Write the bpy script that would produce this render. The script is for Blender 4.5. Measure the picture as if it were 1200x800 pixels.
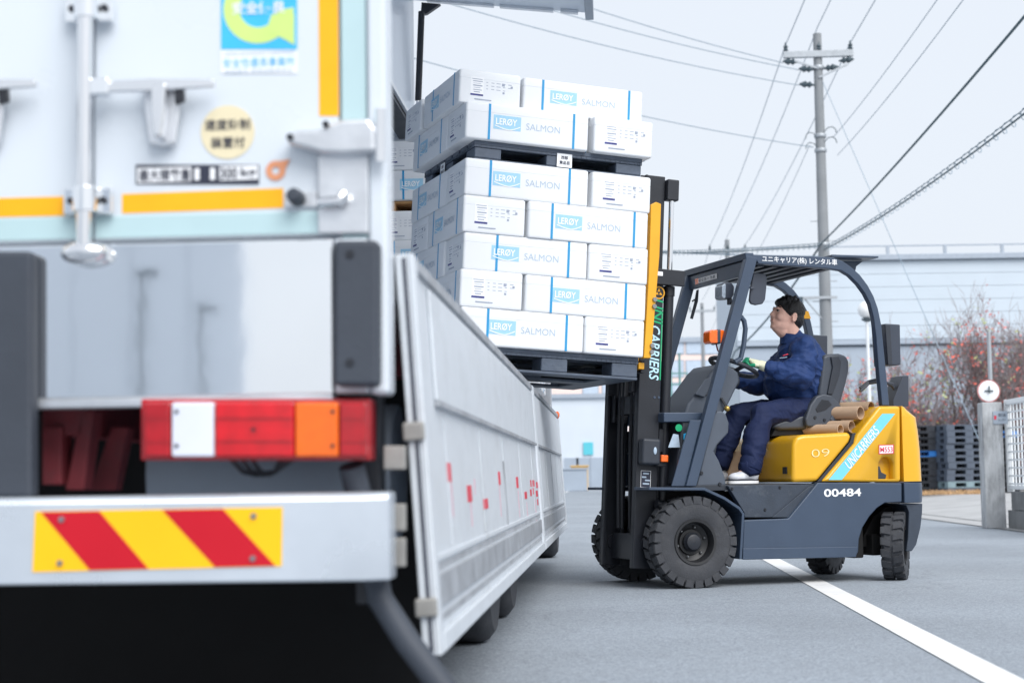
import bpy, bmesh, math, random
from mathutils import Vector, Matrix, noise
random.seed(7)
for o in list(bpy.data.objects): bpy.data.objects.remove(o)
sc = bpy.context.scene
col = sc.collection
R = math.radians
# ------------------------------------------------------------------ camera
FPX, CAMH, ROLL, PITCH = 1950.0, 0.70, 0.015, R(4.7436)      # focal length in pixels of a 1200 px wide frame
CR, SR, CP, SP = math.cos(ROLL), math.sin(ROLL), math.cos(PITCH), math.sin(PITCH)
EYE = Vector((0, 0, CAMH))
cd = bpy.data.cameras.new('camera'); cam = bpy.data.objects.new('camera', cd); col.objects.link(cam)
fw = Vector((0, CP, SP)); r0 = Vector((1, 0, 0)); u0 = Vector((0, -SP, CP))
rt = r0*CR - u0*SR; up = r0*SR + u0*CR
cam.matrix_world = Matrix.Translation(EYE) @ Matrix((rt, up, -fw)).transposed().to_4x4()
cd.sensor_width = 36.0; cd.lens = FPX/1200*36; cd.clip_start = 0.05; cd.clip_end = 4000
cd.dof.use_dof = True; cd.dof.focus_distance = 10.75; cd.dof.aperture_fstop = 2.9; cd.dof.aperture_blades = 9
sc.camera = cam
# ------------------------------------------------------------------ light
SUN_EL, SUN_AZ, SUN_S = R(46), R(152), 2.5          # azimuth clockwise from +Y: behind the camera, to its right
SKY_FLAT, SKY_FLAT_FAC, SKY_STR = (0.74, 0.79, 0.86), 0.88, 0.12
world = bpy.data.worlds.new('World'); sc.world = world; world.use_nodes = True
nt = world.node_tree; nt.nodes.clear()
out = nt.nodes.new('ShaderNodeOutputWorld'); bg = nt.nodes.new('ShaderNodeBackground'); bg2 = nt.nodes.new('ShaderNodeBackground')
sky = nt.nodes.new('ShaderNodeTexSky'); sky.sky_type = 'NISHITA'; sky.sun_disc = False
sky.sun_elevation = SUN_EL; sky.sun_rotation = SUN_AZ; sky.air_density = 1.0; sky.dust_density = 6.0; sky.ozone_density = 1.0
mx = nt.nodes.new('ShaderNodeMixShader'); mx.inputs[0].default_value = SKY_FLAT_FAC
bg.inputs[1].default_value = SKY_STR; bg2.inputs[0].default_value = (*SKY_FLAT, 1); bg2.inputs[1].default_value = 1.0
nt.links.new(sky.outputs[0], bg.inputs[0]); nt.links.new(bg.outputs[0], mx.inputs[1]); nt.links.new(bg2.outputs[0], mx.inputs[2])
nt.links.new(mx.outputs[0], out.inputs[0])
sd = bpy.data.lights.new('sun', 'SUN'); sd.energy = SUN_S; sd.angle = R(45); sd.color = (1.0, 0.995, 0.985)
sun = bpy.data.objects.new('sun', sd); col.objects.link(sun)
sdir = Vector((math.sin(SUN_AZ)*math.cos(SUN_EL), math.cos(SUN_AZ)*math.cos(SUN_EL), math.sin(SUN_EL)))
sun.rotation_euler = (-sdir).to_track_quat('-Z', 'Y').to_euler(); sun.location = sdir*60
vs = sc.view_settings; vs.view_transform = 'Standard'; vs.look = 'None'; vs.exposure = 0.29; vs.gamma = 1.0; vs.use_curve_mapping = False
try: sc.cycles.use_adaptive_sampling = True
except Exception: pass
# ------------------------------------------------------------------ pixel -> direction
def ray(x, y):
    u, v = x-600, 400-y
    u, v = u*CR + v*SR, -u*SR + v*CR
    d = Vector((u/FPX, 1, v/FPX))
    return Vector((d.x, d.y*CP - d.z*SP, d.y*SP + d.z*CP))
def on_plane(x, y, p, n):
    d = ray(x, y); return EYE + d*((p-EYE).dot(n)/d.dot(n))
def on_ground(x, y, z=0.0): return on_plane(x, y, Vector((0, 0, z)), Vector((0, 0, 1)))
def at_depth(x, y, Y): return on_plane(x, y, Vector((0, Y, 0)), Vector((0, 1, 0)))
# ------------------------------------------------------------------ materials
M = {}
def lin(*c): return tuple(((v/255)/12.92 if v/255 <= .04045 else ((v/255+.055)/1.055)**2.4) for v in c)
def mat(name, c, rough=.5, metal=0.0, var=.06, vs_=6.0, bump=0.0, bs=60.0, coat=0.0, spec=.5, rvar=.08, stain=None, trans=0, stretch=(1,1,1)):
    m = bpy.data.materials.new(name); m.use_nodes = True; t = m.node_tree; N = t.nodes; L = t.links
    b = N['Principled BSDF']
    tc = N.new('ShaderNodeTexCoord'); mp = N.new('ShaderNodeMapping'); mp.inputs['Scale'].default_value = stretch
    L.new(tc.outputs['Object'], mp.inputs[0])
    n1 = N.new('ShaderNodeTexNoise'); n1.inputs['Scale'].default_value = vs_; n1.inputs['Detail'].default_value = 5
    L.new(mp.outputs[0], n1.inputs['Vector'])
    cr = N.new('ShaderNodeValToRGB'); cr.color_ramp.elements[0].position = .3; cr.color_ramp.elements[1].position = .7
    cr.color_ramp.elements[0].color = (*[max(0, v*(1-var)) for v in c], 1); cr.color_ramp.elements[1].color = (*[min(1, v*(1+var)) for v in c], 1)
    L.new(n1.outputs[0], cr.inputs[0]); last = cr.outputs[0]
    if stain:
        scol, sscale, lo, hi, amt = stain
        n3 = N.new('ShaderNodeTexNoise'); n3.inputs['Scale'].default_value = sscale; n3.inputs['Detail'].default_value = 8; n3.inputs['Roughness'].default_value = .65
        L.new(mp.outputs[0], n3.inputs['Vector'])
        r3 = N.new('ShaderNodeMapRange'); r3.inputs[1].default_value = lo; r3.inputs[2].default_value = hi; r3.inputs[4].default_value = amt
        L.new(n3.outputs[0], r3.inputs[0])
        mm = N.new('ShaderNodeMixRGB'); mm.inputs[2].default_value = (*scol, 1); L.new(r3.outputs[0], mm.inputs[0]); L.new(last, mm.inputs[1]); last = mm.outputs[0]
    L.new(last, b.inputs['Base Color'])
    rr = N.new('ShaderNodeMapRange'); rr.inputs[3].default_value = max(.02, rough-rvar); rr.inputs[4].default_value = min(1, rough+rvar)
    L.new(n1.outputs[0], rr.inputs[0]); L.new(rr.outputs[0], b.inputs['Roughness'])
    b.inputs['Metallic'].default_value = metal; b.inputs['Specular IOR Level'].default_value = spec; b.inputs['Coat Weight'].default_value = coat
    b.inputs['Coat Roughness'].default_value = .12
    if trans: b.inputs['Transmission Weight'].default_value = trans
    if bump:
        n2 = N.new('ShaderNodeTexNoise'); n2.inputs['Scale'].default_value = bs; n2.inputs['Detail'].default_value = 4; L.new(mp.outputs[0], n2.inputs['Vector'])
        bp = N.new('ShaderNodeBump'); bp.inputs['Strength'].default_value = bump; bp.inputs['Distance'].default_value = .02; L.new(n2.outputs[0], bp.inputs['Height']); L.new(bp.outputs[0], b.inputs['Normal'])
    M[name] = m; return m
def emis(name, c, s):
    m = mat(name, c, .3); b = m.node_tree.nodes['Principled BSDF']; b.inputs['Emission Color'].default_value = (*c, 1); b.inputs['Emission Strength'].default_value = s; return m
mat('foam', (.80, .82, .845), .6, var=.015, vs_=3, bump=.12, bs=220, stain=((.72, .74, .78), 5, .62, .8, .25))
mat('strap', lin(40, 150, 205), .35, var=.05)
mat('print_blue', lin(160, 206, 232), .5, var=.05, vs_=40)
mat('print_white', (.9, .92, .94), .5, var=.02)
mat('print_grey', lin(172, 190, 208), .5, var=.08, vs_=60)
mat('print_faint', lin(158, 166, 182), .6)
mat('print_navy', lin(58, 62, 128), .5, var=.2, vs_=60)
mat('pallet_plastic', lin(80, 90, 105), .5, var=.15, vs_=9, bump=.1, bs=50, stain=(lin(110, 120, 132), 7, .55, .75, .5))
mat('pallet_dark', lin(40, 45, 54), .5, var=.15, vs_=9, stain=(lin(90, 98, 108), 7, .6, .8, .4))
mat('wood', lin(196, 150, 100), .7, var=.2, vs_=5, stretch=(1, 8, 8))
mat('fork_grey', (.041, .064, .106), .42, var=.06, vs_=5, bump=.03, bs=120, coat=.15, stain=(lin(92, 106, 128), 6, .62, .85, .3))
mat('fork_panel', lin(52, 61, 74), .55, var=.15, vs_=9, bump=.08, bs=80, stain=(lin(112, 118, 124), 8, .55, .8, .5))
mat('fork_yellow', (.76, .405, .014), .3, var=.03, vs_=4, coat=.35, bump=.01, bs=60, stain=(lin(190, 130, 30), 9, .66, .85, .35))
mat('guard_yellow', (.80, .385, .012), .38, var=.05, vs_=5, coat=.2)
mat('mast_black', lin(34, 37, 44), .38, var=.12, vs_=6, bump=.03, bs=90, stain=(lin(66, 70, 78), 9, .6, .85, .4))
mat('black_plastic', lin(46, 51, 60), .5, var=.1, bump=.05, bs=200)
mat('dash_plastic', lin(78, 86, 98), .55, var=.08, bump=.05, bs=250)
mat('seat_vinyl', lin(66, 72, 82), .45, var=.06, bump=.06, bs=180)
mat('tyre', lin(56, 58, 63), .75, var=.15, vs_=12, bump=.15, bs=90, stain=(lin(98, 98, 100), 10, .5, .8, .35))
mat('rim', lin(34, 35, 38), .5, var=.15, vs_=10)
mat('bolt', lin(150, 152, 155), .35, metal=.8)
mat('chrome', (.82, .83, .85), .12, metal=1, var=.02)
mat('cyan_tape', lin(120, 208, 235), .4, var=.03)
mat('white_print', (.86, .87, .89), .45, var=.02)
mat('red_print', lin(214, 60, 80), .5)
mat('green_print', lin(20, 165, 110), .45)
mat('orange_lens', lin(250, 108, 20), .2, var=.12, vs_=40, coat=.6)
mat('lamp_glass', lin(150, 162, 176), .15, var=.15, vs_=60, coat=.5)
mat('cardboard', lin(186, 158, 132), .8, var=.08, bump=.05, bs=60)
mat('cardboard_dark', lin(130, 100, 78), .85, var=.1)
mat('jacket', lin(34, 58, 106), .7, var=.05, vs_=10, bump=.6, bs=12, spec=.3, stretch=(1,1,1.6))
mat('trousers', lin(27, 38, 72), .75, var=.05, vs_=10, bump=.4, bs=9, spec=.25)
mat('skin', lin(234, 186, 168), .5, var=.08, vs_=18, spec=.35, bump=.04, bs=200)
mat('hair', lin(26, 24, 26), .5, var=.3, vs_=60, bump=.5, bs=90)
mat('glove', lin(222, 224, 196), .85, var=.08, vs_=40, bump=.3, bs=160)
mat('glove_green', lin(30, 150, 108), .5, var=.1, vs_=30)
mat('shoe_white', lin(205, 208, 215), .5, var=.15, vs_=25)
mat('shoe_dark', lin(70, 74, 84), .6, var=.1)
mat('truck_white', (.66, .71, .765), .28, var=.02, vs_=2, coat=.3, stain=((.52, .57, .62), 3, .62, .85, .2))
mat('truck_mint', lin(182, 208, 212), .35, var=.03, coat=.2)
mat('reflect_orange', lin(250, 178, 0), .35, var=.03, vs_=12, stain=(lin(215, 140, 0), 18, .66, .8, .4))
mat('stainless', (.90, .92, .94), .045, metal=1, var=.03, vs_=2, bump=.035, bs=2.2, rvar=.02)
mat('aluminium', (.72, .74, .77), .36, metal=.9, var=.12, vs_=7, bump=.06, bs=25, stain=((.45, .47, .5), 9, .6, .8, .4))
mat('gate_alu', (.66, .70, .745), .45, metal=.12, var=.06, vs_=4, bump=.05, bs=30, stain=((.40, .42, .44), 4, .47, .75, .6), stretch=(1,.6,1))
mat('gate_alu_dark', (.40, .42, .45), .5, metal=.4, var=.2, vs_=8, stain=((.2, .21, .22), 10, .55, .75, .5))
mat('bumper_alu', (.62, .67, .73), .28, metal=.6, var=.08, vs_=3, bump=.05, bs=6, rvar=.1)
mat('rubber', lin(58, 64, 74), .62, var=.1, bump=.06, bs=80)
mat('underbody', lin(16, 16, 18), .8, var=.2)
mat('chassis_red', lin(122, 44, 52), .6, var=.25, vs_=8, stain=(lin(70, 60, 62), 9, .5, .75, .6))
mat('lens_red', lin(206, 6, 24), .18, var=.12, vs_=30, coat=.6)
mat('lens_dark_red', lin(172, 4, 22), .2, var=.15, vs_=30, coat=.6)
mat('lens_amber', lin(240, 104, 0), .18, var=.08, vs_=30, coat=.6)
mat('lens_white', lin(222, 226, 238), .2, var=.04, coat=.6)
mat('plate_red', lin(196, 0, 30), .35, var=.03)
mat('plate_yellow', lin(254, 192, 0), .35, var=.03)
mat('sticker_cream', lin(226, 214, 180), .5, var=.03)
mat('sticker_blue', lin(60, 184, 240), .4)
mat('sticker_green', lin(202, 228, 130), .4)
mat('sticker_orange', lin(222, 150, 110), .5)
mat('dark_print', lin(40, 44, 62), .5)
mat('latch_tan', lin(158, 156, 152), .45, metal=.4, var=.1, vs_=20)
mat('glass_dark', lin(30, 38, 46), .06, var=.05, coat=.5)
mat('concrete', (.46, .475, .49), .85, var=.2, vs_=5, bump=.2, bs=40, stain=((.17, .175, .185), 3.5, .46, .66, .85), stretch=(1.6,1.6,.5))
mat('block_wall', (.17, .175, .18), .85, var=.2, vs_=5, bump=.2, bs=40)
mat('pole_concrete', (.25, .265, .28), .8, var=.08, vs_=2)
mat('pole_steel', (.42, .45, .48), .5, metal=.5, var=.1)
mat('green_steel', lin(104, 146, 146), .6, var=.1)
mat('wire_grey', lin(140, 158, 172), .6)
mat('wire_dark', lin(58, 84, 94), .6)
mat('insulator', lin(70, 84, 92), .4)
mat('fence_white', (.8, .83, .85), .4)
mat('globe', (.85, .86, .86), .3)
mat('lamp_pole', (.75, .77, .79), .4)
mat('panel_blue', lin(192, 203, 213), .55, var=.03, vs_=.6)
mat('panel_grey', lin(160, 171, 184), .6, var=.06, vs_=.6)
mat('roof_trim', lin(160, 170, 182), .5)
mat('peach_wall', lin(236, 214, 206), .7, var=.04, vs_=.4)
mat('wing_panel', lin(214, 224, 236), .3, var=.03, vs_=.6, coat=.2)
mat('mirror_wall', (.84,.88,.93), .6, var=.02)
mat('white_wall', lin(204, 212, 221), .6, var=.04, vs_=.4)
mat('window_blue', lin(186, 200, 216), .2, var=.1)
mat('bark', (.24, .195, .195), .85, var=.3, vs_=8)
mat('leaf_red', lin(226, 104, 84), .6, var=.3, vs_=3)
mat('leaf_rust', lin(184, 118, 116), .6, var=.3, vs_=3)
mat('leaf_green', lin(176, 186, 130), .6, var=.3, vs_=3)
mat('twig_mass', lin(150, 138, 146), .85, var=.3, vs_=3)
mat('dry_grass', lin(190, 156, 118), .9, var=.3)
mat('pallet_blue', lin(40, 120, 200), .5, var=.1)
mat('pallet_teal', lin(128, 150, 158), .6, var=.1)
mat('turquoise', lin(90, 190, 205), .5)
mat('mirror_grey', lin(60, 66, 78), .35, var=.05)
mat('line_paint', (.80, .80, .80), .6, var=.05, vs_=4, bump=.1, bs=90, stain=((.42, .43, .44), 7, .56, .74, .6))

def asphalt(name, c):
    m = mat(name, c, .82, var=.10, vs_=.5, stain=(tuple(v*.72 for v in c), .35, .48, .75, .7)); t = m.node_tree; N = t.nodes; L = t.links; b = N['Principled BSDF']
    src = b.inputs['Base Color'].links[0].from_socket
    tc = N.new('ShaderNodeTexCoord')
    vo = N.new('ShaderNodeTexVoronoi'); vo.inputs['Scale'].default_value = 130; L.new(tc.outputs['Object'], vo.inputs['Vector'])
    hs = N.new('ShaderNodeSeparateColor'); L.new(vo.outputs['Color'], hs.inputs[0])
    rr = N.new('ShaderNodeMapRange'); rr.inputs[3].default_value = .72; rr.inputs[4].default_value = 1.28; L.new(hs.outputs[0], rr.inputs[0])
    nn = N.new('ShaderNodeTexNoise'); nn.inputs['Scale'].default_value = 180; nn.inputs['Detail'].default_value = 3; L.new(tc.outputs['Object'], nn.inputs['Vector'])
    r2 = N.new('ShaderNodeMapRange'); r2.inputs[1].default_value = .3; r2.inputs[2].default_value = .7; r2.inputs[3].default_value = .86; r2.inputs[4].default_value = 1.14; L.new(nn.outputs[0], r2.inputs[0])
    mu = N.new('ShaderNodeMath'); mu.operation = 'MULTIPLY'; L.new(rr.outputs[0], mu.inputs[0]); L.new(r2.outputs[0], mu.inputs[1])
    # fine cracks
    vc = N.new('ShaderNodeTexVoronoi'); vc.feature = 'DISTANCE_TO_EDGE'; vc.inputs['Scale'].default_value = .32; 
    nz = N.new('ShaderNodeTexNoise'); nz.inputs['Scale'].default_value = 1.3; nz.inputs['Detail'].default_value = 6; L.new(tc.outputs['Object'], nz.inputs['Vector'])
    va = N.new('ShaderNodeVectorMath'); va.operation = 'ADD'; L.new(tc.outputs['Object'], va.inputs[0]); L.new(nz.outputs['Color'], va.inputs[1]); L.new(va.outputs[0], vc.inputs['Vector'])
    rc = N.new('ShaderNodeMapRange'); rc.inputs[1].default_value = .0; rc.inputs[2].default_value = .006; rc.inputs[3].default_value = .86; rc.inputs[4].default_value = 1.0; L.new(vc.outputs['Distance'], rc.inputs[0])
    m2 = N.new('ShaderNodeMath'); m2.operation = 'MULTIPLY'; L.new(mu.outputs[0], m2.inputs[0]); L.new(rc.outputs[0], m2.inputs[1])
    sc_ = N.new('ShaderNodeVectorMath'); sc_.operation = 'SCALE'; L.new(src, sc_.inputs[0]); L.new(m2.outputs[0], sc_.inputs['Scale']); L.new(sc_.outputs[0], b.inputs['Base Color'])
    bp = N.new('ShaderNodeBump'); bp.inputs['Strength'].default_value = .3; bp.inputs['Distance'].default_value = .003; L.new(vo.outputs['Distance'], bp.inputs['Height']); L.new(bp.outputs[0], b.inputs['Normal'])
asphalt('asphalt', (.275, .308, .348)); asphalt('asphalt_far', (.275, .308, .348))
mat('pave', (.40, .405, .41), .85, var=.1, vs_=1.2, bump=.15, bs=60, stain=((.26, .265, .27), 1.0, .5, .75, .6))
mat('gutter', (.22, .225, .23), .85, var=.15, vs_=3)

# ------------------------------------------------------------------ mesh helpers
def V(*a): return Vector(a)
def mesh_obj(name, me, m, parent=None):
    o = bpy.data.objects.new(name, me); col.objects.link(o)
    if m is not None and not me.materials: me.materials.append(M[m] if isinstance(m, str) else m)
    if parent is not None: o.parent = parent
    return o
class MB:
    def __init__(s): s.v = []; s.f = []
    def add(s, vs_, fs):
        b = len(s.v); s.v += [Vector(p) for p in vs_]; s.f += [tuple(b+i for i in f) for f in fs]; return s
    def box(s, c, d, rot=None):
        c = Vector(c); h = Vector(d)/2; ps = []
        for x, y, z in ((-1,-1,-1),(1,-1,-1),(1,1,-1),(-1,1,-1),(-1,-1,1),(1,-1,1),(1,1,1),(-1,1,1)):
            p = V(x*h.x, y*h.y, z*h.z); ps.append(c + (rot @ p if rot else p))
        return s.add(ps, [(0,3,2,1),(4,5,6,7),(0,1,5,4),(1,2,6,5),(2,3,7,6),(3,0,4,7)])
    def bb(s, x0, x1, y0, y1, z0, z1): return s.box(((x0+x1)/2, (y0+y1)/2, (z0+z1)/2), (abs(x1-x0), abs(y1-y0), abs(z1-z0)))
    def loft(s, rings, cap=True, closed=True):
        n = len(rings[0]); b = len(s.v)
        for r_ in rings: s.v += [Vector(p) for p in r_]
        for i in range(len(rings)-1):
            for j in range(n if closed else n-1):
                k = (j+1) % n; s.f.append((b+i*n+j, b+i*n+k, b+(i+1)*n+k, b+(i+1)*n+j))
        if cap:
            s.f.append(tuple(b+j for j in range(n))[::-1]); s.f.append(tuple(b+(len(rings)-1)*n+j for j in range(n)))
        return s
    def tube(s, path, r, n=8, cap=True):
        path = [Vector(p) for p in path]; rs = r if isinstance(r, (list, tuple)) else [r]*len(path); rings = []
        t0 = (path[1]-path[0]).normalized(); a = t0.orthogonal().normalized()
        for i, p in enumerate(path):
            t = (path[min(i+1, len(path)-1)] - path[max(i-1, 0)]).normalized()
            a = (a - t*a.dot(t)).normalized(); bq = t.cross(a)
            rings.append([p + (a*math.cos(2*math.pi*k/n) + bq*math.sin(2*math.pi*k/n))*rs[i] for k in range(n)])
        return s.loft(rings, cap)
    def bar(s, p0, p1, w, h, upv=(0,0,1)):      # rectangular bar
        p0, p1 = Vector(p0), Vector(p1); t = (p1-p0).normalized(); a = Vector(upv).cross(t)
        if a.length < 1e-6: a = V(1,0,0)
        a.normalize(); b = t.cross(a); q = [(-w/2,-h/2),(w/2,-h/2),(w/2,h/2),(-w/2,h/2)]
        return s.loft([[p + a*x + b*y for x, y in q] for p in (p0, p1)])
    def lathe(s, prof, o, ax, n=32, cap=False):   # prof: (radius, height along ax)
        ax = Vector(ax).normalized(); a = ax.orthogonal().normalized(); b = ax.cross(a); o = Vector(o)
        return s.loft([[o + ax*h + (a*math.cos(2*math.pi*k/n)+b*math.sin(2*math.pi*k/n))*max(r_, 1e-4) for k in range(n)] for r_, h in prof], cap)
    def prism(s, A, B): return s.loft([A, B])
    def ell(s, c, rad, rot=None, n=20, m=12):
        c = Vector(c); rings = []
        for i in range(m+1):
            th = -math.pi/2 + math.pi*i/m; rr = max(math.cos(th), .002); z = math.sin(th); ring = []
            for k in range(n):
                p = V(rr*math.cos(2*math.pi*k/n)*rad[0], rr*math.sin(2*math.pi*k/n)*rad[1], z*rad[2]); ring.append(c + (rot @ p if rot else p))
            rings.append(ring)
        return s.loft(rings)
    def cap(s, p0, r_0, p1, r_1, n=18):
        p0, p1 = Vector(p0), Vector(p1); ax = (p1-p0); L = ax.length; ax.normalize(); prof = []
        for i in range(7):
            a = -math.pi/2 + math.pi/2*i/6; prof.append((r_0*math.cos(a), r_0*math.sin(a)))
        for i in range(7):
            a = math.pi/2*i/6; prof.append((r_1*math.cos(a), L + r_1*math.sin(a)))
        return s.lathe(prof, p0, ax, n, True)
    def mesh(s, name, smooth=None):
        me = bpy.data.meshes.new(name); me.from_pydata([tuple(p) for p in s.v], [], s.f)
        bm = bmesh.new(); bm.from_mesh(me); bmesh.ops.recalc_face_normals(bm, faces=bm.faces); bm.to_mesh(me); bm.free()
        if smooth is not None:
            me.polygons.foreach_set('use_smooth', [True]*len(me.polygons)); me.set_sharp_from_angle(angle=R(smooth))
        return me
    def build(s, name, m, parent=None, bevel=0, smooth=35, seg=2, mw=None):
        o = mesh_obj(name, s.mesh(name, smooth), m, parent)
        if bevel:
            b = o.modifiers.new('bevel', 'BEVEL'); b.width = bevel; b.segments = seg; b.limit_method = 'ANGLE'; b.angle_limit = R(32); b.harden_normals = True
        if mw is not None: o.matrix_local = mw
        return o
def tag(o, label, cat, group=None, kind=None):
    o['label'] = label; o['category'] = cat
    if group: o['group'] = group
    if kind: o['kind'] = kind
    return o
def thing(name, label, cat, mw=None, group=None):
    o = bpy.data.objects.new(name, None); o.empty_display_size = .2; col.objects.link(o)
    if mw is not None: o.matrix_world = mw
    return tag(o, label, cat, group)
def copy_tree(o, parent=None):
    c = o.copy(); col.objects.link(c)
    if parent is not None: c.parent = parent
    for ch in list(o.children): copy_tree(ch, c)
    return c
_tc = {}
def text_verts(s_, bold=0.0, shear=0.0):
    k = (s_, bold, shear)
    if k in _tc: return _tc[k]
    cu = bpy.data.curves.new('txt', 'FONT'); cu.body = s_; cu.resolution_u = 3; cu.offset = bold; cu.shear = shear; cu.fill_mode = 'FRONT' if hasattr(cu, 'fill_mode') else cu.fill_mode
    ob = bpy.data.objects.new('txt', cu); col.objects.link(ob); bpy.context.view_layer.update()
    me = bpy.data.meshes.new_from_object(ob.evaluated_get(bpy.context.evaluated_depsgraph_get()))
    vs_ = [v.co.copy() for v in me.vertices]; fs = [tuple(p.vertices) for p in me.polygons]
    bpy.data.objects.remove(ob); bpy.data.meshes.remove(me); bpy.data.curves.remove(cu)
    x0 = min((v.x for v in vs_), default=0); x1 = max((v.x for v in vs_), default=1); y0 = min((v.y for v in vs_), default=0); y1 = max((v.y for v in vs_), default=1)
    _tc[k] = (vs_, fs, x0, x1, y0, y1); return _tc[k]
def add_text(mb, s_, o, r_, u_, w=None, h=None, off=.002, bold=0.0, shear=0.0):     # centred on o
    vs_, fs, x0, x1, y0, y1 = text_verts(s_, bold, shear)
    o, r_, u_ = Vector(o), Vector(r_).normalized(), Vector(u_).normalized(); n = r_.cross(u_)
    sx = w/(x1-x0) if w else h/(y1-y0); sy = h/(y1-y0) if h else sx
    mb.add([o + r_*((v.x-(x0+x1)/2)*sx) + u_*((v.y-(y0+y1)/2)*sy) + n*off for v in vs_], fs)
def add_quad(mb, o, r_, u_, w, h, off=.001, th=.0008):
    o, r_, u_ = Vector(o), Vector(r_).normalized(), Vector(u_).normalized(); n = r_.cross(u_)
    A = [o + r_*x*w/2 + u_*y*h/2 + n*(off) for x, y in ((-1,-1),(1,-1),(1,1),(-1,1))]
    mb.prism([p - n*th for p in A], A)
def add_poly(mb, pts, n, th=.0008):
    mb.prism([Vector(p) - Vector(n)*th for p in pts], [Vector(p) for p in pts])
def remesh(mb, name, m, parent, voxel, smooth_it=6, disp=0, dscale=.12, mw=None):
    me0 = mb.mesh(name+'_src'); ob = bpy.data.objects.new('tmp', me0); col.objects.link(ob)
    r_ = ob.modifiers.new('r', 'REMESH'); r_.mode = 'VOXEL'; r_.voxel_size = voxel
    s1 = ob.modifiers.new('s', 'SMOOTH'); s1.factor = .5; s1.iterations = smooth_it
    bpy.context.view_layer.update()
    me = bpy.data.meshes.new_from_object(ob.evaluated_get(bpy.context.evaluated_depsgraph_get()))
    bpy.data.objects.remove(ob); bpy.data.meshes.remove(me0)
    if disp:
        me.calc_loop_triangles(); nr = [v.normal.copy() for v in me.vertices]
        for v, n in zip(me.vertices, nr):
            q = v.co/dscale; q = q + V(noise.noise(q*.7), noise.noise(q*.7+V(5,0,0)), noise.noise(q*.7+V(0,7,0)))*.6; d = .55*(.55-2*abs(noise.noise(V(q.x*.7+q.z*.4, q.y*.5, q.z*1.1-q.x*.35)))) + .5*noise.noise(q*.8) + .22*(.5-2*abs(noise.noise(V(q.x*1.7, q.y, q.z*2.4+q.x))))
            v.co += n*d*disp
    me.polygons.foreach_set('use_smooth', [True]*len(me.polygons)); me.name = name
    return mesh_obj(name, me, m, parent)

# ------------------------------------------------------------------ road frame (parallel to the truck)
TH = math.atan(.0611); T = V(math.sin(TH), math.cos(TH), 0); RR = V(math.cos(TH), -math.sin(TH), 0)
def RW(s, d, z=0.0): return RR*s + T*d + V(0, 0, z)
ROADM = Matrix((RR, T, V(0,0,1))).transposed().to_4x4()
def sheet(name, s0, s1, d0, d1, z, m, label, cat, z2=None):
    mb = MB(); z2 = z if z2 is None else z2
    mb.add([(s0,d0,z),(s1,d0,z2),(s1,d1,z2),(s0,d1,z)], [(0,1,2,3)]); o = mb.build(name, m, smooth=None); o.matrix_world = ROADM
    return tag(o, label, cat, kind='structure')
sheet('ground', -1200, 1200, -600, 2400, -.03, 'asphalt_far', 'wide grey ground reaching to the horizon beyond the road', 'ground')
sheet('road', -9, 4.72, -60, 900, 0, 'asphalt', 'worn grey asphalt road under the forklift and truck', 'road')
def line(s, w, d0, d1, label): sheet('lane_line', s-w/2, s+w/2, d0, d1, .004, 'line_paint', label, 'lane line')
line(1.285, .15, -10, 420, 'solid white painted line running under the forklift body')
line(-2.72, .15, 0, 420, 'solid white painted line along the far road edge behind the truck')
sheet('gutter', 4.72, 5.25, -20, 300, .004, 'pave', 'pale concrete gutter strip along the right road edge', 'gutter')
sheet('gutter_joint', 4.72, 4.78, -20, 300, .008, 'gutter', 'dark joint line between asphalt and concrete gutter', 'gutter joint')
sheet('gutter_joint', 5.22, 5.29, -20, 300, .008, 'gutter', 'dark joint line between concrete gutter and yard ramp', 'gutter joint')
sheet('pavement', 5.25, 8.0, 12, 300, .004, 'pave', 'pale concrete ramp rising from the gutter to the yard', 'pavement', z2=.2)
sheet('yard', 8.0, 60, 12, 300, .2, 'pave', 'raised concrete yard beneath the stacked pallets', 'yard')
# ================================================================== TRUCK
tp = at_depth(455, 630, 3.77); TO = V(tp.x, tp.y, 0)
TM = Matrix.Translation(TO) @ ROADM; TMI = TM.inverted()
def TP(x, y, d=0.0):            # pixel on the plane d metres ahead of the tail, truck coordinates
    return TMI @ on_plane(x, y, TO + T*d, T)
X3, Y3, Z3 = V(1,0,0), V(0,1,0), V(0,0,1)
truck = thing('box_truck', 'white wing-sided box truck with its right wing raised and side gates hanging open', 'truck', TM)
def tq(name, pts, d0, d1, m, bevel=.004, parent=None, seg=2):      # pixel polygon on plane d0 pushed to d1
    A = [TP(x, y, d0) for x, y in pts]; B = [V(p.x, d1, p.z) for p in A]
    return MB().prism(A, B).build(name, m, parent or truck, bevel=bevel, seg=seg)
def tr(name, x0, x1, y0, y1, d0, d1, m, bevel=.004, parent=None, seg=2):
    return tq(name, [(x0,y1),(x1,y1),(x1,y0),(x0,y0)], d0, d1, m, bevel, parent, seg)
zt = 3.70; zf = 1.25
def px_x(px): return TP(px, 400, 0).x
LEN = 10.25
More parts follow.
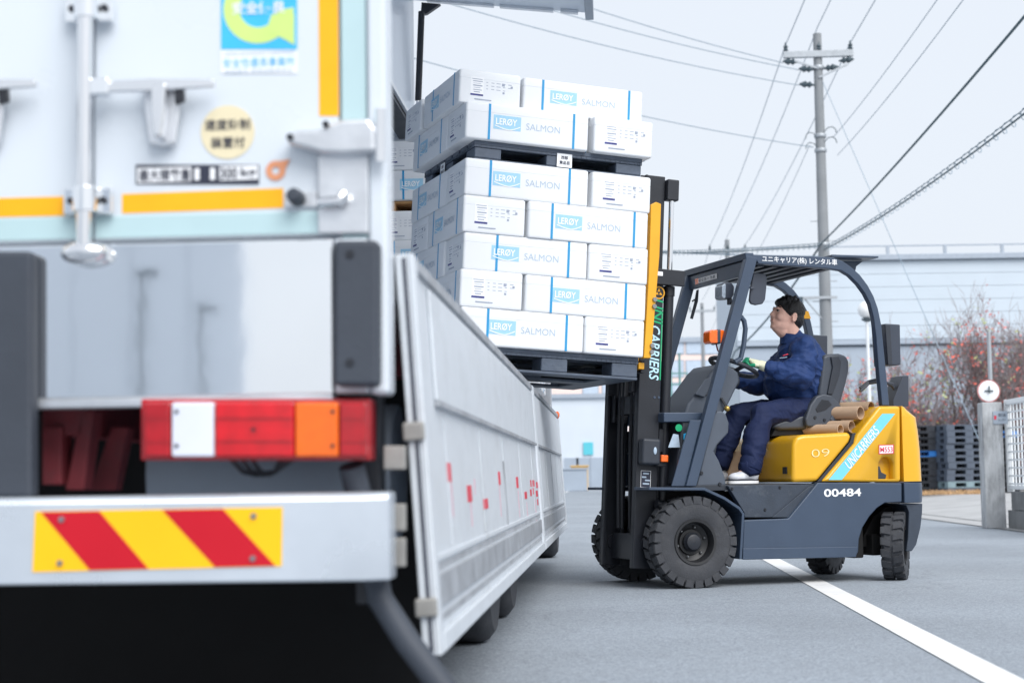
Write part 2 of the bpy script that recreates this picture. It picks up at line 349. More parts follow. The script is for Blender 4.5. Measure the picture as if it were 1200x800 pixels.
# cargo body
MB().bb(-2.5, -.0, .08, LEN, 1.12, zf-.01).build('floor', 'aluminium', truck, bevel=.005)
MB().bb(-2.5, -.02, LEN+.001, LEN+.07, 1.12, zt).build('front_wall', 'truck_white', truck, bevel=.01)
MB().bb(-2.52, -2.46, .08, LEN, zf, zt).build('side_wall', 'wing_panel', truck, bevel=.01)
MB().bb(-2.5, TP(489, 150, LEN).x-.165, .08, LEN, zt-.05, zt).build('roof', 'wing_panel', truck, bevel=.01)
XB = TP(489, 150, LEN).x; zbm = TP(485, 163, LEN).z
MB().bb(XB-.16, XB+.0, .08, LEN, zbm, zt+.02).build('roof_beam', 'mast_black', truck, bevel=.008)
MB().bb(XB+.002, XB+.03, .08, LEN, zbm+.03, zbm+.07).build('roof_rail', 'aluminium', truck, bevel=.005)
# raised wing: roof half standing up, side half reaching out
wing = MB().bb(XB-.06, XB-.02, .1, LEN, zt+.03, TP(497, 0, LEN).z).build('wing_roof_panel', 'wing_panel', truck, bevel=.01)
wa = TP(497, 0, LEN); wb = TP(694, 16, LEN)
sl = (wb.z-wa.z)/(wb.x-wa.x); zl = wb.z - sl*(wb.x+1.25)
w2 = MB(); w2.loft([[V(XB-.06,y,wa.z),V(wb.x,y,wb.z),V(wb.x,y,wb.z+.10),V(XB-.06,y,wa.z+.10)] for y in (.1, LEN)]).build('wing_side_panel', 'wing_panel', truck, bevel=.008)
for fx0, fx1 in ((XB+.1, -.45), (-.40, .06), (.12, wb.x-.12)):
    for yy in (LEN-.02, LEN-1.2, LEN-2.4, LEN-3.6):
        za = zl+sl*(fx0+1.25); zb_ = zl+sl*(fx1+1.25)
        MB().loft([[V(fx0,y,za-.03),V(fx1,y,zb_-.03),V(fx1,y,zb_-.002),V(fx0,y,za-.002)] for y in (yy, yy-.06)]).build('wing_rib', 'aluminium', truck, bevel=.003)
MB().loft([[V(wb.x-.06,y,wb.z-.05),V(wb.x+.012,y,wb.z-.05),V(wb.x+.012,y,wb.z+.11),V(wb.x-.06,y,wb.z+.11)] for y in (.08, LEN+.03)]).build('wing_edge_rail', 'roof_trim', truck, bevel=.006)
pA, pB = TP(494, 14, LEN-.12), TP(490, 118, LEN-.12)
MB().tube([pA, pB], .028, 10).build('wing_strut', 'mast_black', truck)
MB().tube([pB, TP(487, 160, LEN-.12)], .016, 8).build('wing_strut_rod', 'chrome', truck)
MB().prism([TP(x, y, LEN-.1) for x, y in ((494,3),(516,5),(500,16),(493,17))], [V(p.x, LEN-.04, p.z) for p in [TP(x, y, LEN-.1) for x, y in ((494,3),(516,5),(500,16),(493,17))]]).build('wing_bracket', 'mast_black', truck)
# tail: two doors, frame, hardware
seam = px_x(106); xl = -2.5
ztop = 3.62
def door(x0, x1, name):
    zb = TP((600), 0).z
    return x0
zdoor = TP(240, 279, 0).z
rd = MB().bb(seam+.004, px_x(399), 0, .07, zdoor, ztop).build('rear_door', 'truck_white', truck, bevel=.008); rd['label'] = 'right rear door with stickers and locking bar'
ld = MB().bb(xl+.13, seam-.004, 0, .07, zdoor, ztop).build('rear_door', 'truck_white', truck, bevel=.008); ld['label'] = 'left rear door'
MB().bb(seam+.01, px_x(385), -.006, -.0005, zdoor+.004, zdoor+.056).build('door_trim', 'truck_mint', rd, bevel=.003)
MB().bb(xl+.14, seam-.012, -.006, -.0005, zdoor+.004, zdoor+.056).build('door_trim', 'truck_mint', ld, bevel=.003)
MB().bb(px_x(401), px_x(432), .0, .06, zf, zt).build('corner_trim', 'truck_mint', truck, bevel=.006)
MB().bb(px_x(433), .006, -.012, .10, TP(450,462).z, zt).build('corner_post', 'truck_white', truck, bevel=.012, seg=3)
MB().bb(xl-.006, xl+.125, -.012, .10, .9, zt).build('corner_post', 'truck_white', truck, bevel=.012)
MB().bb(xl+.126, px_x(432), -.01, .1, ztop+.003, zt).build('rear_header', 'truck_white', truck, bevel=.01)
def strip(pts, par): 
    P = [TP(x, y, -.0015) for x, y in pts]; mb = MB(); add_poly(mb, P, (0,-1,0), .001); mb.build('reflective_strip', 'reflect_orange', par)
strip([(143,250),(332,243.5),(332,220.5),(143,227.5)], rd)
strip([(374,136),(397,136),(396,-60),(373,-60)], rd)
strip([(-160,258),(83,252.5),(83,230),(-160,236)], ld)
# locking bars
def lockbar(px, dpar, handle_px):
    x = px_x(px); z0 = TP(px, 300).z
    MB().tube([V(x,-.055,z0), V(x,-.055,ztop)], .0185, 14).build('locking_bar', 'chrome', dpar)
    for py in (238, 15, -260, -520):
        z = TP(px, py).z; mb = MB()
        mb.box((x-.036,-.022,z), (.042,.02,.062)); mb.box((x+.036,-.022,z), (.042,.02,.062)); mb.lathe([(.03,-.03),(.03,.03)], (x,-.045,z), Z3, 16, True)
        br = mb.build('bar_bracket', 'stainless', dpar, bevel=.004)
        for sx in (-.038, .038):
            MB().lathe([(.0085,0),(.0085,.006)], (x+sx,-.0325,z), (0,-1,0), 10, True).build('bolt', 'mast_black', br)
    z = TP(px, 300).z; mb = MB(); mb.ell((x,-.05,z), (.055,.03,.028)); mb.box((x, -.03, z), (.1,.03,.03)); mb.build('bar_cam', 'chrome', dpar)
    if handle_px:
        h0, h1 = TP(handle_px[0], 109, 0), TP(handle_px[1], 105, 0); mb = MB()
        mb.box((x+.036,-.05,h0.z), (.045,.035,.042)); hh = mb.build('bar_clamp', 'stainless', dpar, bevel=.006)
        mb = MB(); zc = h0.z
        mb.loft([[V(x+.055,-.055,zc-.012),V(x+.055,-.04,zc-.012),V(x+.055,-.04,zc+.014),V(x+.055,-.055,zc+.014)],
                 [V(x+.15,-.062,zc-.014),V(x+.15,-.045,zc-.014),V(x+.15,-.045,zc+.016),V(x+.15,-.062,zc+.016)],
                 [V(x+.30,-.05,zc-.006),V(x+.30,-.038,zc-.006),V(x+.30,-.038,zc+.012),V(x+.30,-.05,zc+.012)]]).build('door_handle', 'chrome', dpar, bevel=.004)
        k0 = TP(handle_px[0]+82, 93); k = [(168,93),(213,96),(212,130),(207,168),(192,172),(175,168),(170,130)]
        dx = px - 108
        A = [TP(a+dx, b, -.03) for a, b in k]; B = [V(p.x, -.014, p.z) for p in A]
        hp = MB().prism(A, B).build('handle_keeper', 'aluminium', dpar, bevel=.006)
        A = [TP(a+dx, b, -.075) for a, b in ((178,97),(196,97),(194,128),(190,160),(181,160),(178,130))]; B = [V(p.x, -.031, p.z) for p in A]
        MB().prism(A, B).build('keeper_latch', 'chrome', hp, bevel=.006)
        A = [TP(a+dx, b, -.05) for a, b in ((205,98),(216,100),(217,118),(206,122))]; B = [V(p.x, -.031, p.z) for p in A]
        MB().prism(A, B).build('keeper_bolt', 'mast_black', hp, bevel=.003)
lockbar(106.5, rd, (122, 280))
lockbar(-100, ld, (-80, 72))
lockbar(-480, ld, None)
# hinge on the right post
A = [(334,158),(348,152),(372,151),(400,140),(432,138),(440,150),(440,178),(400,180),(376,179),(352,172),(336,168)]
hg = tq('door_hinge', A, -.055, -.007, 'aluminium', .01, rd, 3)
MB().tube([TP(446,128,-.04), TP(446,190,-.04)], .013, 10).build('hinge_pin', 'chrome', hg)
MB().lathe([(.008,0),(.008,.006)], TP(340,161,-.056), (0,-1,0), 10, True).build('bolt', 'mast_black', hg)
MB().lathe([(.008,0),(.008,.006)], TP(382,146,-.056), (0,-1,0), 10, True).build('bolt', 'mast_black', hg)
tr('hinge_plate', 372, 432, 181, 274, -.018, -.0075, 'aluminium', .006)
MB().tube([TP(374,238,-.035), TP(398,236,-.045), TP(404,228,-.035)], .013, 10).build('grab_hook', 'chrome', truck)
st = MB().lathe([(.019,0),(.017,.05),(.010,.056)], TP(349,233,-.006), (0,-1,0), 16, True).build('door_buffer', 'rubber', rd)
tr('buffer_base', 334, 372, 224, 243, -.009, -.0005, 'aluminium', .003, rd)
# upper hinge, out of frame above
tr('door_hinge', 340, 440, -330, -290, -.055, -.007, 'aluminium', .01, rd)
# stickers
def T_text(name, s_, cx, cy, wpx, hpx, m, par, d=-.003, bold=.0):
    a, b = TP(cx-wpx/2, cy, d), TP(cx+wpx/2, cy, d); c, e = TP(cx, cy-hpx/2, d), TP(cx, cy+hpx/2, d); mb = MB()
    add_text(mb, s_, TP(cx, cy, d), X3, Z3, (b-a).x, (c-e).z, 0, bold); return mb.build(name, m, par, smooth=None)
sk = tr('safety_sticker', 259, 348, -24, 58, -.002, -.0006, 'sticker_blue', 0, rd)
g = MB(); c = TP(303, 10, -.003); ro, ri = .083, .045; pts = []
n = 30
for i in range(n+1):
    a = R(52) + R(318-52+42)*i/n; pts.append(V(c.x+ro*math.cos(a), -.003, c.z+ro*math.sin(a)))
inn = []
for i in range(n+1):
    a = R(318+42-8) - R(318+42-8-52)*i/n; inn.append(V(c.x+ri*math.cos(a), -.003, c.z+ri*math.sin(a)))
for i in range(n): 
    j = n-i; add_poly(g, [pts[i], pts[i+1], inn[j-1], inn[j]], (0,-1,0), .0006)
add_poly(g, [TP(x,y,-.0034) for x, y in ((318,17),(345,16),(345,53),(333,46),(312,36))], (0,-1,0), .0006)
g.build('sticker_letter', 'sticker_green', sk)
T_text('sticker_lettering', '安全優良', 303, 9, 62, 15, 'white_print', sk, -.0045, .02)
s2 = tr('sticker_base', 259, 348, 59, 86, -.002, -.0006, 'white_print', 0, rd)
T_text('sticker_lettering', '安全性優良事業所', 303.5, 73, 84, 11, 'sticker_blue', s2)
T_text('sticker_small_print', '全国貨物自動車運送適正化事業実施機関', 303.5, 62.5, 84, 4.5, 'print_grey', s2)
T_text('sticker_small_print', '認定番号 貨物自動車安全', 303.5, 83, 80, 4.5, 'print_grey', s2)
rs = MB().lathe([(.063,0),(.063,.0014)], TP(267,155,-.0006), (0,-1,0), 40, True).build('round_sticker', 'sticker_cream', rd)
T_text('sticker_lettering', '速度抑制', 266.5, 146, 53, 13, 'dark_print', rs, -.0035, .012)
T_text('sticker_lettering', '装置付', 267, 167, 40, 13, 'dark_print', rs, -.0035, .012)
lp = tr('load_plate', 159, 303.5, 193, 216, -.002, -.0006, 'dark_print', 0, rd)
tq('plate_panel', [(161,214.5),(224,212.5),(224,195.5),(161,197)], -.003, -.0021, 'white_print', 0, lp)
tq('plate_panel', [(257,211.5),(302,210),(302,193.8),(257,195)], -.003, -.0021, 'white_print', 0, lp)
T_text('plate_lettering', '最大積載量', 193, 205, 60, 14, 'dark_print', lp, -.0045, .01)
T_text('plate_lettering', '11', 240, 204, 24, 14, 'white_print', lp, -.0045, .03)
T_text('plate_lettering', '300', 268, 203, 20, 13, 'dark_print', lp, -.0045, .02)
T_text('plate_lettering', 'kg', 291, 203, 18, 13, 'dark_print', lp, -.0045, .02)
e = MB(); cc = TP(323, 200, -.003)
for i in range(20):
    a0, a1 = 2*math.pi*i/20, 2*math.pi*(i+1)/20
    add_poly(e, [cc+V(math.cos(a0)*.023,0,math.sin(a0)*.023), cc+V(math.cos(a1)*.023,0,math.sin(a1)*.023), cc+V(math.cos(a1)*.009,0,math.sin(a1)*.009), cc+V(math.cos(a0)*.009,0,math.sin(a0)*.009)], (0,-1,0), .0006)
add_poly(e, [TP(x,y,-.0034) for x, y in ((315,191),(340,186.5),(335,197))], (0,-1,0), .0006)
e.build('emblem_sticker', 'sticker_orange', rd)
# sill, rubber blocks, lamps, bumper
zs1, zs0 = TP(240, 283, -.02).z, TP(240, 464, -.02).z
sill = MB().bb(xl+.13, px_x(392), -.02, .06, zs0, zs1).build('sill_panel', 'stainless', truck, bevel=.004)
MB().bb(px_x(393.5), px_x(432.5), -.016, .06, zs0, zs1).build('sill_corner', 'truck_white', truck, bevel=.006)
MB().bb(xl+.13, px_x(392), -.026, .05, zs0-.022, zs0-.001).build('sill_lip', 'aluminium', truck, bevel=.004)
blk = tr('rubber_block', 391, 443, 281, 452, -.085, -.021, 'rubber', .012, None, 3)
for py in (298, 425): MB().lathe([(.011,0),(.009,.004)], TP(410, py, -.0835), (0,-1,0), 14, True).build('block_bolt', 'mast_black', blk)
tr('rubber_block', -70, 37, 294, 583, -.075, -.021, 'rubber', .012, None, 3)
tr('rubber_block', -840, -780, 290, 460, -.085, -.021, 'rubber', .012)
tl = thing('tail_light', 'x', 'x'); 
for k in ('label', 'category'): del tl[k]
tl.parent = truck
def lens(x0, x1, m): 
    return tr('lens', x0+.6, x1-.6, 471, 535, -.075, -.03, m, .006, tl, 3)
lens(168, 200, 'lens_dark_red'); lens(200, 251, 'lens_white'); lens(251, 345, 'lens_red'); lens(345, 397, 'lens_amber'); lens(397, 430, 'lens_dark_red')
tr('housing', 165, 434, 467, 539, -.04, .04, 'lens_dark_red', .004, tl)
for py in (489, 516):
    for la, lb_ in ((170,198.5),(252.5,343.5),(398.5,428.5)): tr('lens_rib', la, lb_, py, py+1.6, -.0775, -.0755, 'lens_dark_red', 0, tl)
for px in (207, 297, 390):
    for py in ((503,) if px == 297 else (482, 522)): MB().lathe([(.0045,0),(.0045,.003)], TP(px, py, -.0755), (0,-1,0), 8, True).build('lens_screw', 'mast_black', tl)
for (a, b) in ((-400, -133),): tr('tail_light', a, b, 467, 539, -.075, .03, 'lens_red', .006)
bd = -.10
bt, bb_ = TP(240, 579, bd).z, TP(240, 683, bd).z
bump = MB()
prof = [V(0,bd,bb_), V(0,bd,bt-.012), V(0,bd+.012,bt), V(0,bd+.13,bt), V(0,bd+.13,bb_)]
xe = TP(424, 630, bd).x; xe2 = TP(455, 630, bd).x
bump.loft([[V(xl+.05,p.y,p.z) for p in prof], [V(xe,p.y,p.z) for p in prof], [V(xe2,min(p.y+.03,bd+.13),p.z) for p in prof]])
bo = bump.build('rear_bumper', 'bumper_alu', truck, bevel=.006, seg=3)
# red and yellow striped marker plate
mk = MB(); P0, P1, P2, P3 = TP(38, 670, bd-.003), TP(330, 663, bd-.003), TP(331, 594, bd-.003), TP(41, 599, bd-.003)
add_poly(mk, [P0,P1,P2,P3], (0,-1,0), .0022); mp_ = mk.build('marker_plate', 'plate_yellow', bo)
def pl(u, v): return (P3*(1-u) + P2*u)*v + (P0*(1-u) + P1*u)*(1-v) + V(0,-.0012,0)
for (a0, a1, b0, b1) in ((.025, .262, .232, .468), (.518, .762, .735, .975)):
    s_ = MB(); add_poly(s_, [pl(b0,0.012), pl(b1,0.012), pl(a1,.988), pl(a0,.988)], (0,-1,0), .0008); s_.build('stripe', 'plate_red', mp_)
for u, v in ((.11,.86),(.11,.14),(.885,.86),(.885,.14)):
    MB().lathe([(.0075,0),(.006,.004)], pl(u,v), (0,-1,0), 10, True).build('rivet', 'bolt', mp_)
# under the tail
MB().bb(-1.75, -1.65, .15, LEN+1.4, .82, 1.11).build('chassis_rail', 'chassis_red', truck, bevel=.005)
MB().bb(-.85, -.75, .15, LEN+1.4, .82, 1.11).build('chassis_rail', 'chassis_red', truck, bevel=.005)
for y in (.5, 1.3, 2.1, 5.6, 7.2, 8.8):
    for xa, xb in ((-2.45,-1.755),(-1.645,-.855),(-.745,-.05)): MB().bb(xa, xb, y, y+.08, 1.02, 1.115).build('cross_member', 'chassis_red', truck)
tr('hanger_bracket', 49, 72, 500, 568, .12, .2, 'chassis_red', .004)
tq('hanger_bracket', [(76,574),(98,574),(110,480),(95,480)], .15, .22, 'chassis_red', .004)
tq('hanger_bracket', [(105,574),(135,574),(150,500),(130,500)], .3, .36, 'chassis_red', .004)
MB().bb(-2.43, -.06, 1.32, 1.35, .05, 1.01).build('shade_flap', 'underbody', truck)  # near-black full-width sheet, added to stand in for deep shade under the bed
tk = MB(); tk.lathe([(.001,0),(.17,.01),(.17,.62),(.001,.63)], TP(188, 556, .5), X3, 24, True); tk.build('air_tank', 'panel_grey', truck)
for k in range(3):
    a = TP(270+12*k, 537, -.02); b = TP(300+8*k, 556, .05); c2 = TP(345-8*k, 537, -.02); MB().tube([a, (a+b)/2+V(0,0,-.012), b, (b+c2)/2+V(0,0,-.012), c2], .006, 6).build('lamp_cable', 'mast_black', truck)
stp = MB(); stp.tube([TP(412, 545, .02), TP(425, 600, .06), TP(445, 700, .05), TP(478, 752, .02), TP(520, 806, -.02), TP(560, 880, -.04)], .03, 12); stp.build('support_pipe', 'rubber', truck)
for y0, y1 in ((522,550),(590,622),(630,664)): tr('gate_lug', 449, 475, y0, y1, .06, .085, 'latch_tan', .004)
MB().bb(-.09, -.03, .1, .18, .42, 1.1).build('gate_post', 'mast_black', truck, bevel=.004)
# wheels
def truck_wheel(y, x0, x1, r=.47):
    w_ = bpy.data.objects.new('wheel', None); col.objects.link(w_); w_.parent = truck; w_.location = (0, y, r)
    t = MB(); t.lathe([(.26,x0),(r-.05,x0),(r-.012,x0+.03),(r,x0+.06),(r,x1-.06),(r-.012,x1-.03),(r-.05,x1),(.26,x1)], (0,0,0), X3, 48); t.build('tyre', 'tyre', w_)
    q = MB(); q.lathe([(.27,x1-.02),(.27,x1-.04),(.2,x1-.12),(.12,x1-.12),(.1,x1-.03),(.001,x1-.02)], (0,0,0), X3, 32); q.build('rim', 'aluminium', w_)
for y in (3.55, 4.87, 11.35):
    if y < 10: truck_wheel(y, -.58, -.31); truck_wheel(y, -2.19, -1.92)
    truck_wheel(y, -.29, -.02); truck_wheel(y, -2.48, -2.21)
for y in (3.55, 4.87): MB().tube([V(-2.3,y,.47), V(-.2,y,.47)], .09, 12).build('axle', 'underbody', truck)
MB().bb(-2.49, -2.44, 1.0, LEN, .35, 1.1).build('blocker_skirt', 'aluminium', truck)  # unseen left side, added to keep light from entering below the floor
# cab
cabp = [(10.45,.45),(12.35,.45),(12.4,1.1),(12.32,1.75),(12.05,2.75),(11.6,2.85),(10.5,2.85)]
MB().prism([V(-2.42,a,b) for a, b in cabp], [V(-.10,a,b) for a, b in cabp]).build('cab', 'truck_white', truck, bevel=.05, seg=3)
MB().prism([V(-.099,a,b) for a, b in ((11.0,1.75),(12.2,1.75),(11.95,2.6),(11.0,2.6))], [V(-.085,a,b) for a, b in ((11.0,1.75),(12.2,1.75),(11.95,2.6),(11.0,2.6))]).build('cab_window', 'glass_dark', truck)
MB().prism([V(x,12.385-.015*k,1.85) if z == 0 else V(x,12.14-.015*k,2.62) for k in (0,) for x, z in ((-2.2,0),(-.3,0),(-.3,1),(-2.2,1))], [V(x,12.36,1.85) if z == 0 else V(x,12.1,2.62) for x, z in ((-2.2,0),(-.3,0),(-.3,1),(-2.2,1))]).build('windscreen', 'glass_dark', truck)
q = TP(652, 486, LEN-.25)
MB().lathe([(.03,0),(.03,.05),(.01,.06)], V(.0, q.y, q.z), X3, 12, True).build('side_marker_lamp', 'orange_lens', truck)
MB().bb(-.10, -.012, LEN-.15, LEN, zf-.005, 1.62).build('front_corner_casting', 'aluminium', truck, bevel=.006)
MB().tube([V(-.05, LEN-.1, 1.62), V(-.05, LEN-.1, zt)], .03, 8).build('front_corner_post', 'aluminium', truck)
# ------------------------------------------------------------------ side gates
gn = .13
G0 = TP(477, 297, gn); G1 = TP(511, 768, gn)
GH = (G1-G0).length; ev = (G1-G0).normalized(); en = V(0,1,0).cross(ev); en = en if en.x > 0 else -en
GW0 = TM @ G0; GWN = (TM.to_3x3() @ en).normalized()
def GP(x, y):                   # pixel on the gate's outer face -> (length, drop)
    P = TMI @ on_plane(x, y, GW0, GWN) - G0; return P.y, P.dot(ev)
def gpt(y, v, o=0.0): return G0 + V(0, y, 0) + ev*v + en*o
def gbox(mb, y0, y1, v0, v1, o0, o1):
    mb.prism([gpt(y0,v0,o0),gpt(y1,v0,o0),gpt(y1,v1,o0),gpt(y0,v1,o0)], [gpt(y0,v0,o1),gpt(y1,v0,o1),gpt(y1,v1,o1),gpt(y0,v1,o1)]); return mb
seam_y = GP(630, 560)[0]; end_y = 10.0
GL = []
vm = sum(GP(x, y)[1] for x, y in ((525,462),(590,503),(630,528)))/3
v_a = sum(GP(x, y)[1] for x, y in ((530,668),(585,630)))/2; v_b = sum(GP(x, y)[1] for x, y in ((535,683),(600,636)))/2
for gi, (ya, yb) in enumerate(((0, seam_y-.02), (seam_y+.02, end_y))):
    g = bpy.data.objects.new('side_gate', None); col.objects.link(g); g.parent = truck; GL.append(g)
    gbox(MB(), ya, yb, 0, GH, -.03, 0).build('panel', 'gate_alu', g, bevel=.004)
    gbox(MB(), ya, ya+.07, 0, GH, .0005, .014).build('end_stile', 'gate_alu', g, bevel=.003)
    gbox(MB(), yb-.07, yb, 0, GH, .0005, .014).build('end_stile', 'gate_alu', g, bevel=.003)
    ys = ya + (.36 if gi == 0 else .10)
    gbox(MB(), ys, yb-.09, .045, vm, .0005, .010).build('upper_plate', 'gate_alu', g, bevel=.004)
    gbox(MB(), ys, yb-.09, vm+.001, vm+.016, .0005, .016).build('plate_lip', 'gate_alu_dark', g, bevel=.002)
    gbox(MB(), ya+.08, yb-.08, .0, .03, .0005, .012).build('top_rail', 'gate_alu_dark', g, bevel=.003)
    f = GH/.92
    gbox(MB(), ya+.08, yb-.08, .70*f, .715*f, .0005, .006).build('rib_rail', 'gate_alu', g, bevel=.002)
    gbox(MB(), ya+.08, yb-.08, .745*f, .82*f, .0005, .009).build('rub_strip', 'gate_alu_dark', g, bevel=.003)
    gbox(MB(), ya+.08, yb-.08, .875*f, GH, .0005, .016).build('bottom_rail', 'gate_alu', g, bevel=.004)
    rv = MB(); y = ya+.12
    while y < yb-.12:
        for v in (.728*f, .848*f): gbox(rv, y, y+.03, v-.008, v+.008, .0005, .004)
        y += .075
    o = rv.build('rivet_row', 'gate_alu_dark', g); o['kind'] = 'stuff'
    for k in range(5):
        yy = ya + (yb-ya)*(k+.5)/5; gbox(MB(), yy-.004, yy+.004, vm+.03, .69*f, .0003, .0025).build('panel_seam', 'gate_alu', g)
# red chalk ticks and runs
mkp = [(526,553,2),(550,578,2),(569,590,1),(585,560,2),(606,565,2),(616,580,1),(622,566,1),(622,577,1),(625,566,1),(625,575,1),(629,568,1),(629,578,1),(630,588,1)]
for i, (px, py, k) in enumerate(mkp):
    y, v = GP(px, py); hgt = .05 if k == 2 else .034; par = GL[0] if y < seam_y-.09 else GL[1]
    if seam_y-.09 <= y <= seam_y+.09: y = seam_y-.14-.02*(i % 4); par = GL[0]
    w_ = .10+.05*(i % 3)
    gbox(MB(), y-w_/2, y+w_/2, v-hgt/2, v+hgt/2, .0003, .0016).build('red_mark', 'red_print', par)
for i, (px, py, L_) in enumerate([(529,575,.14),(552,597,.10),(586,585,.13),(608,590,.12),(618,600,.1),(628,600,.14),(556,570,.05)]):
    y, v = GP(px, py); y = min(y, seam_y-.15); q = MB()
    q.prism([gpt(y,v-L_/2,.0012),gpt(y+.012,v-L_/2,.0012),gpt(y+.004,v+L_/2,.0012),gpt(y-.004,v+L_/2,.0012)], [gpt(y,v-L_/2,.0003),gpt(y+.012,v-L_/2,.0003),gpt(y+.004,v+L_/2,.0003),gpt(y-.004,v+L_/2,.0003)])
    q.build('red_run', 'print_run', GL[0]) if 'print_run' in M else q.build('red_run', mat('print_run', lin(226,150,170), .6), GL[0])
y, v = GP(592, 578); gbox(MB(), y-.03, y+.03, v-.13, v+.14, .0004, .004).build('slot_seam', 'gate_alu_dark', GL[0])
# latches on the near end
for py in (505, 712):
    v = (TP(490, py, gn)-G0).dot(ev); l = MB(); gbox(l, -.015, .035, v-.022, v+.022, -.04, .012); l.build('gate_latch', 'latch_tan', GL[0], bevel=.006)
gbox(MB(), -.004, -.0005, .01, GH-.01, -.012, -.004).build('end_seal', 'dark_print', GL[0])
for y in (.4, 2.2, 4.0, 5.8, 7.6, 9.4):
    par = GL[0] if y < seam_y else GL[1]; h_ = MB(); gbox(h_, y, y+.08, -.03, .06, -.055, -.0305); h_.build('gate_hinge', 'aluminium', par, bevel=.004)
# ================================================================== FORKLIFT
PHI = R(19.0); FO = on_ground(816.5, 689.2)
UA = V(math.cos(PHI), math.sin(PHI), 0); WA = V(-math.sin(PHI), math.cos(PHI), 0)
FM = Matrix.Translation(FO) @ Matrix((UA, WA, V(0,0,1))).transposed().to_4x4(); FMI = FM.inverted()
def FP(x, y, w=0.0):            # pixel on the lengthwise plane w metres in from the driver's left wheels
    return FMI @ on_plane(x, y, FO + WA*w, WA)
fk = thing('forklift', 'yellow and grey counterbalance forklift lifting the loaded pallets beside the truck', 'forklift', FM)
def part(name, parent=None):
    o = bpy.data.objects.new(name, None); o.empty_display_size = .1; col.objects.link(o); o.parent = parent or fk; return o
def fq(name, pts, w0, w1, m, bevel=.006, parent=None, seg=2, wr=None):
    A = [FP(x, y, w0 if wr is None else wr) for x, y in pts]
    return MB().prism([V(p.x, w0, p.z) for p in A], [V(p.x, w1, p.z) for p in A]).build(name, m, parent or fk, bevel=bevel, seg=seg)
def ftext(name, s_, a, b, hpx, m, w, parent, bold=0.0, shear=0.0):     # text from pixel a to pixel b (centre line)
    A, B = FP(*a, w), FP(*b, w); r_ = (B-A); L_ = r_.length; r_.normalize(); u_ = r_.cross(V(0,-1,0)) * -1
    u_ = V(0,-1,0).cross(r_); mb = MB(); add_text(mb, s_, (A+B)/2, r_, u_, L_, hpx/177.0, .0015, bold, shear); return mb.build(name, m, parent, smooth=None)
# ---- chassis
W1 = 1.06
side = [(870,655),(872,609),(924,607),(958.5,565),(1057,565.5),(1057,588),(1037,589),(1028,595),(1019,605),(1011,618),(1007,631),(1006,646),(1003,652.5)]
fq('side_frame', side, .03, .12, 'fork_grey', .008)
fq('side_frame', side, W1-.12, W1-.03, 'fork_grey', .008, wr=.03)
fq('frame_skirt', [(870.5,655.5),(870.8,642),(1005.5,640),(1003.5,652.5)], .018, .03, 'fork_grey', .005)
MB().bb(.36, 1.25, .121, W1-.121, .19, .60).build('under_frame', 'underbody', fk)
fq('step_panel', [(853,569),(957,566.5),(924,606),(873,606),(872,600)], .065, .115, 'fork_panel', .004)
tr_ = fq('step_gusset', [(905,606),(924,606),(956,568),(948,570)], .052, .0645, 'fork_panel', .003)
MB().bb(-.1, .92, .10, W1-.10, .61, .648).build('floor_plate', 'black_plastic', fk, bevel=.004)
for a in ((858,572.5),(896.5,597),(914,571)): MB().lathe([(.011,0),(.008,.006)], FP(*a, .065), (0,-1,0), 10, True).build('panel_screw', 'mast_black', fk)
# fenders (both sides)
fpx = [(761,570.5),(826,571),(850,582),(868,594),(873,602),(870,655)]
def fender(w0, w1, wr):
    A = [FP(x, y, 0) for x, y in fpx]; mb = MB(); ring = []
    B = []
    for i, p in enumerate(A):
        t = (A[min(i+1,len(A)-1)]-A[max(i-1,0)]).normalized(); n = V(-t.z,0,t.x); n = n if n.z > 0 or (abs(n.z) < .3 and n.x > 0) else -n; B.append(p - n*.018)
    poly = A + B[::-1]
    mb.prism([V(p.x,w0,p.z) for p in poly], [V(p.x,w1,p.z) for p in poly]); mb.build('fender', 'fork_grey', fk, bevel=.003)
fender(.005, .25, 0); fender(W1-.25, W1-.005, 0)
# ---- wheels
def tyre_mesh(r, x0, x1, rim, nl, lug, lw):
    mb = MB(); rr = r-lug
    mb.lathe([(rim,x0+.012),(rim+.02,x0),(rr-.04,x0-.004),(rr-.012,x0+.004),(rr,x0+.02),(rr,x1-.02),(rr-.012,x1-.004),(rr-.04,x1+.004),(rim+.02,x1),(rim,x1-.012)], (0,0,0), Y3, 64)
    mid = (x0+x1)/2
    for side_, off in ((-1, 0), (1, .5)):
        for k in range(nl):
            a = 2*math.pi*(k+off)/nl; da = lw/r/2; xe = x0+.002 if side_ < 0 else x1-.002; xm = mid + side_*.008
            ring = []
            for rad in (rr-.012, r):
                f = 1 if rad < r else .86
                ring.append([V(rad*math.cos(a+s*da*f+tw), xx, rad*math.sin(a+s*da*f+tw)) for s, xx, tw in ((-1,xe,0),(1,xe,0),(1,xm,.05),(-1,xm,.05))])
            mb.loft(ring)
            ring = []     # shoulder of the lug
            for rad, xo in ((rr-.03, 0), (r-.004, 0)):
                ring.append([V(rad*math.cos(a+s*da), xx, rad*math.sin(a+s*da)) for s, xx in ((-1,xe+side_*.007),(1,xe+side_*.007),(1,xe-side_*.02),(-1,xe-side_*.02))])
            mb.loft(ring)
    return mb.mesh('tyre', 30)
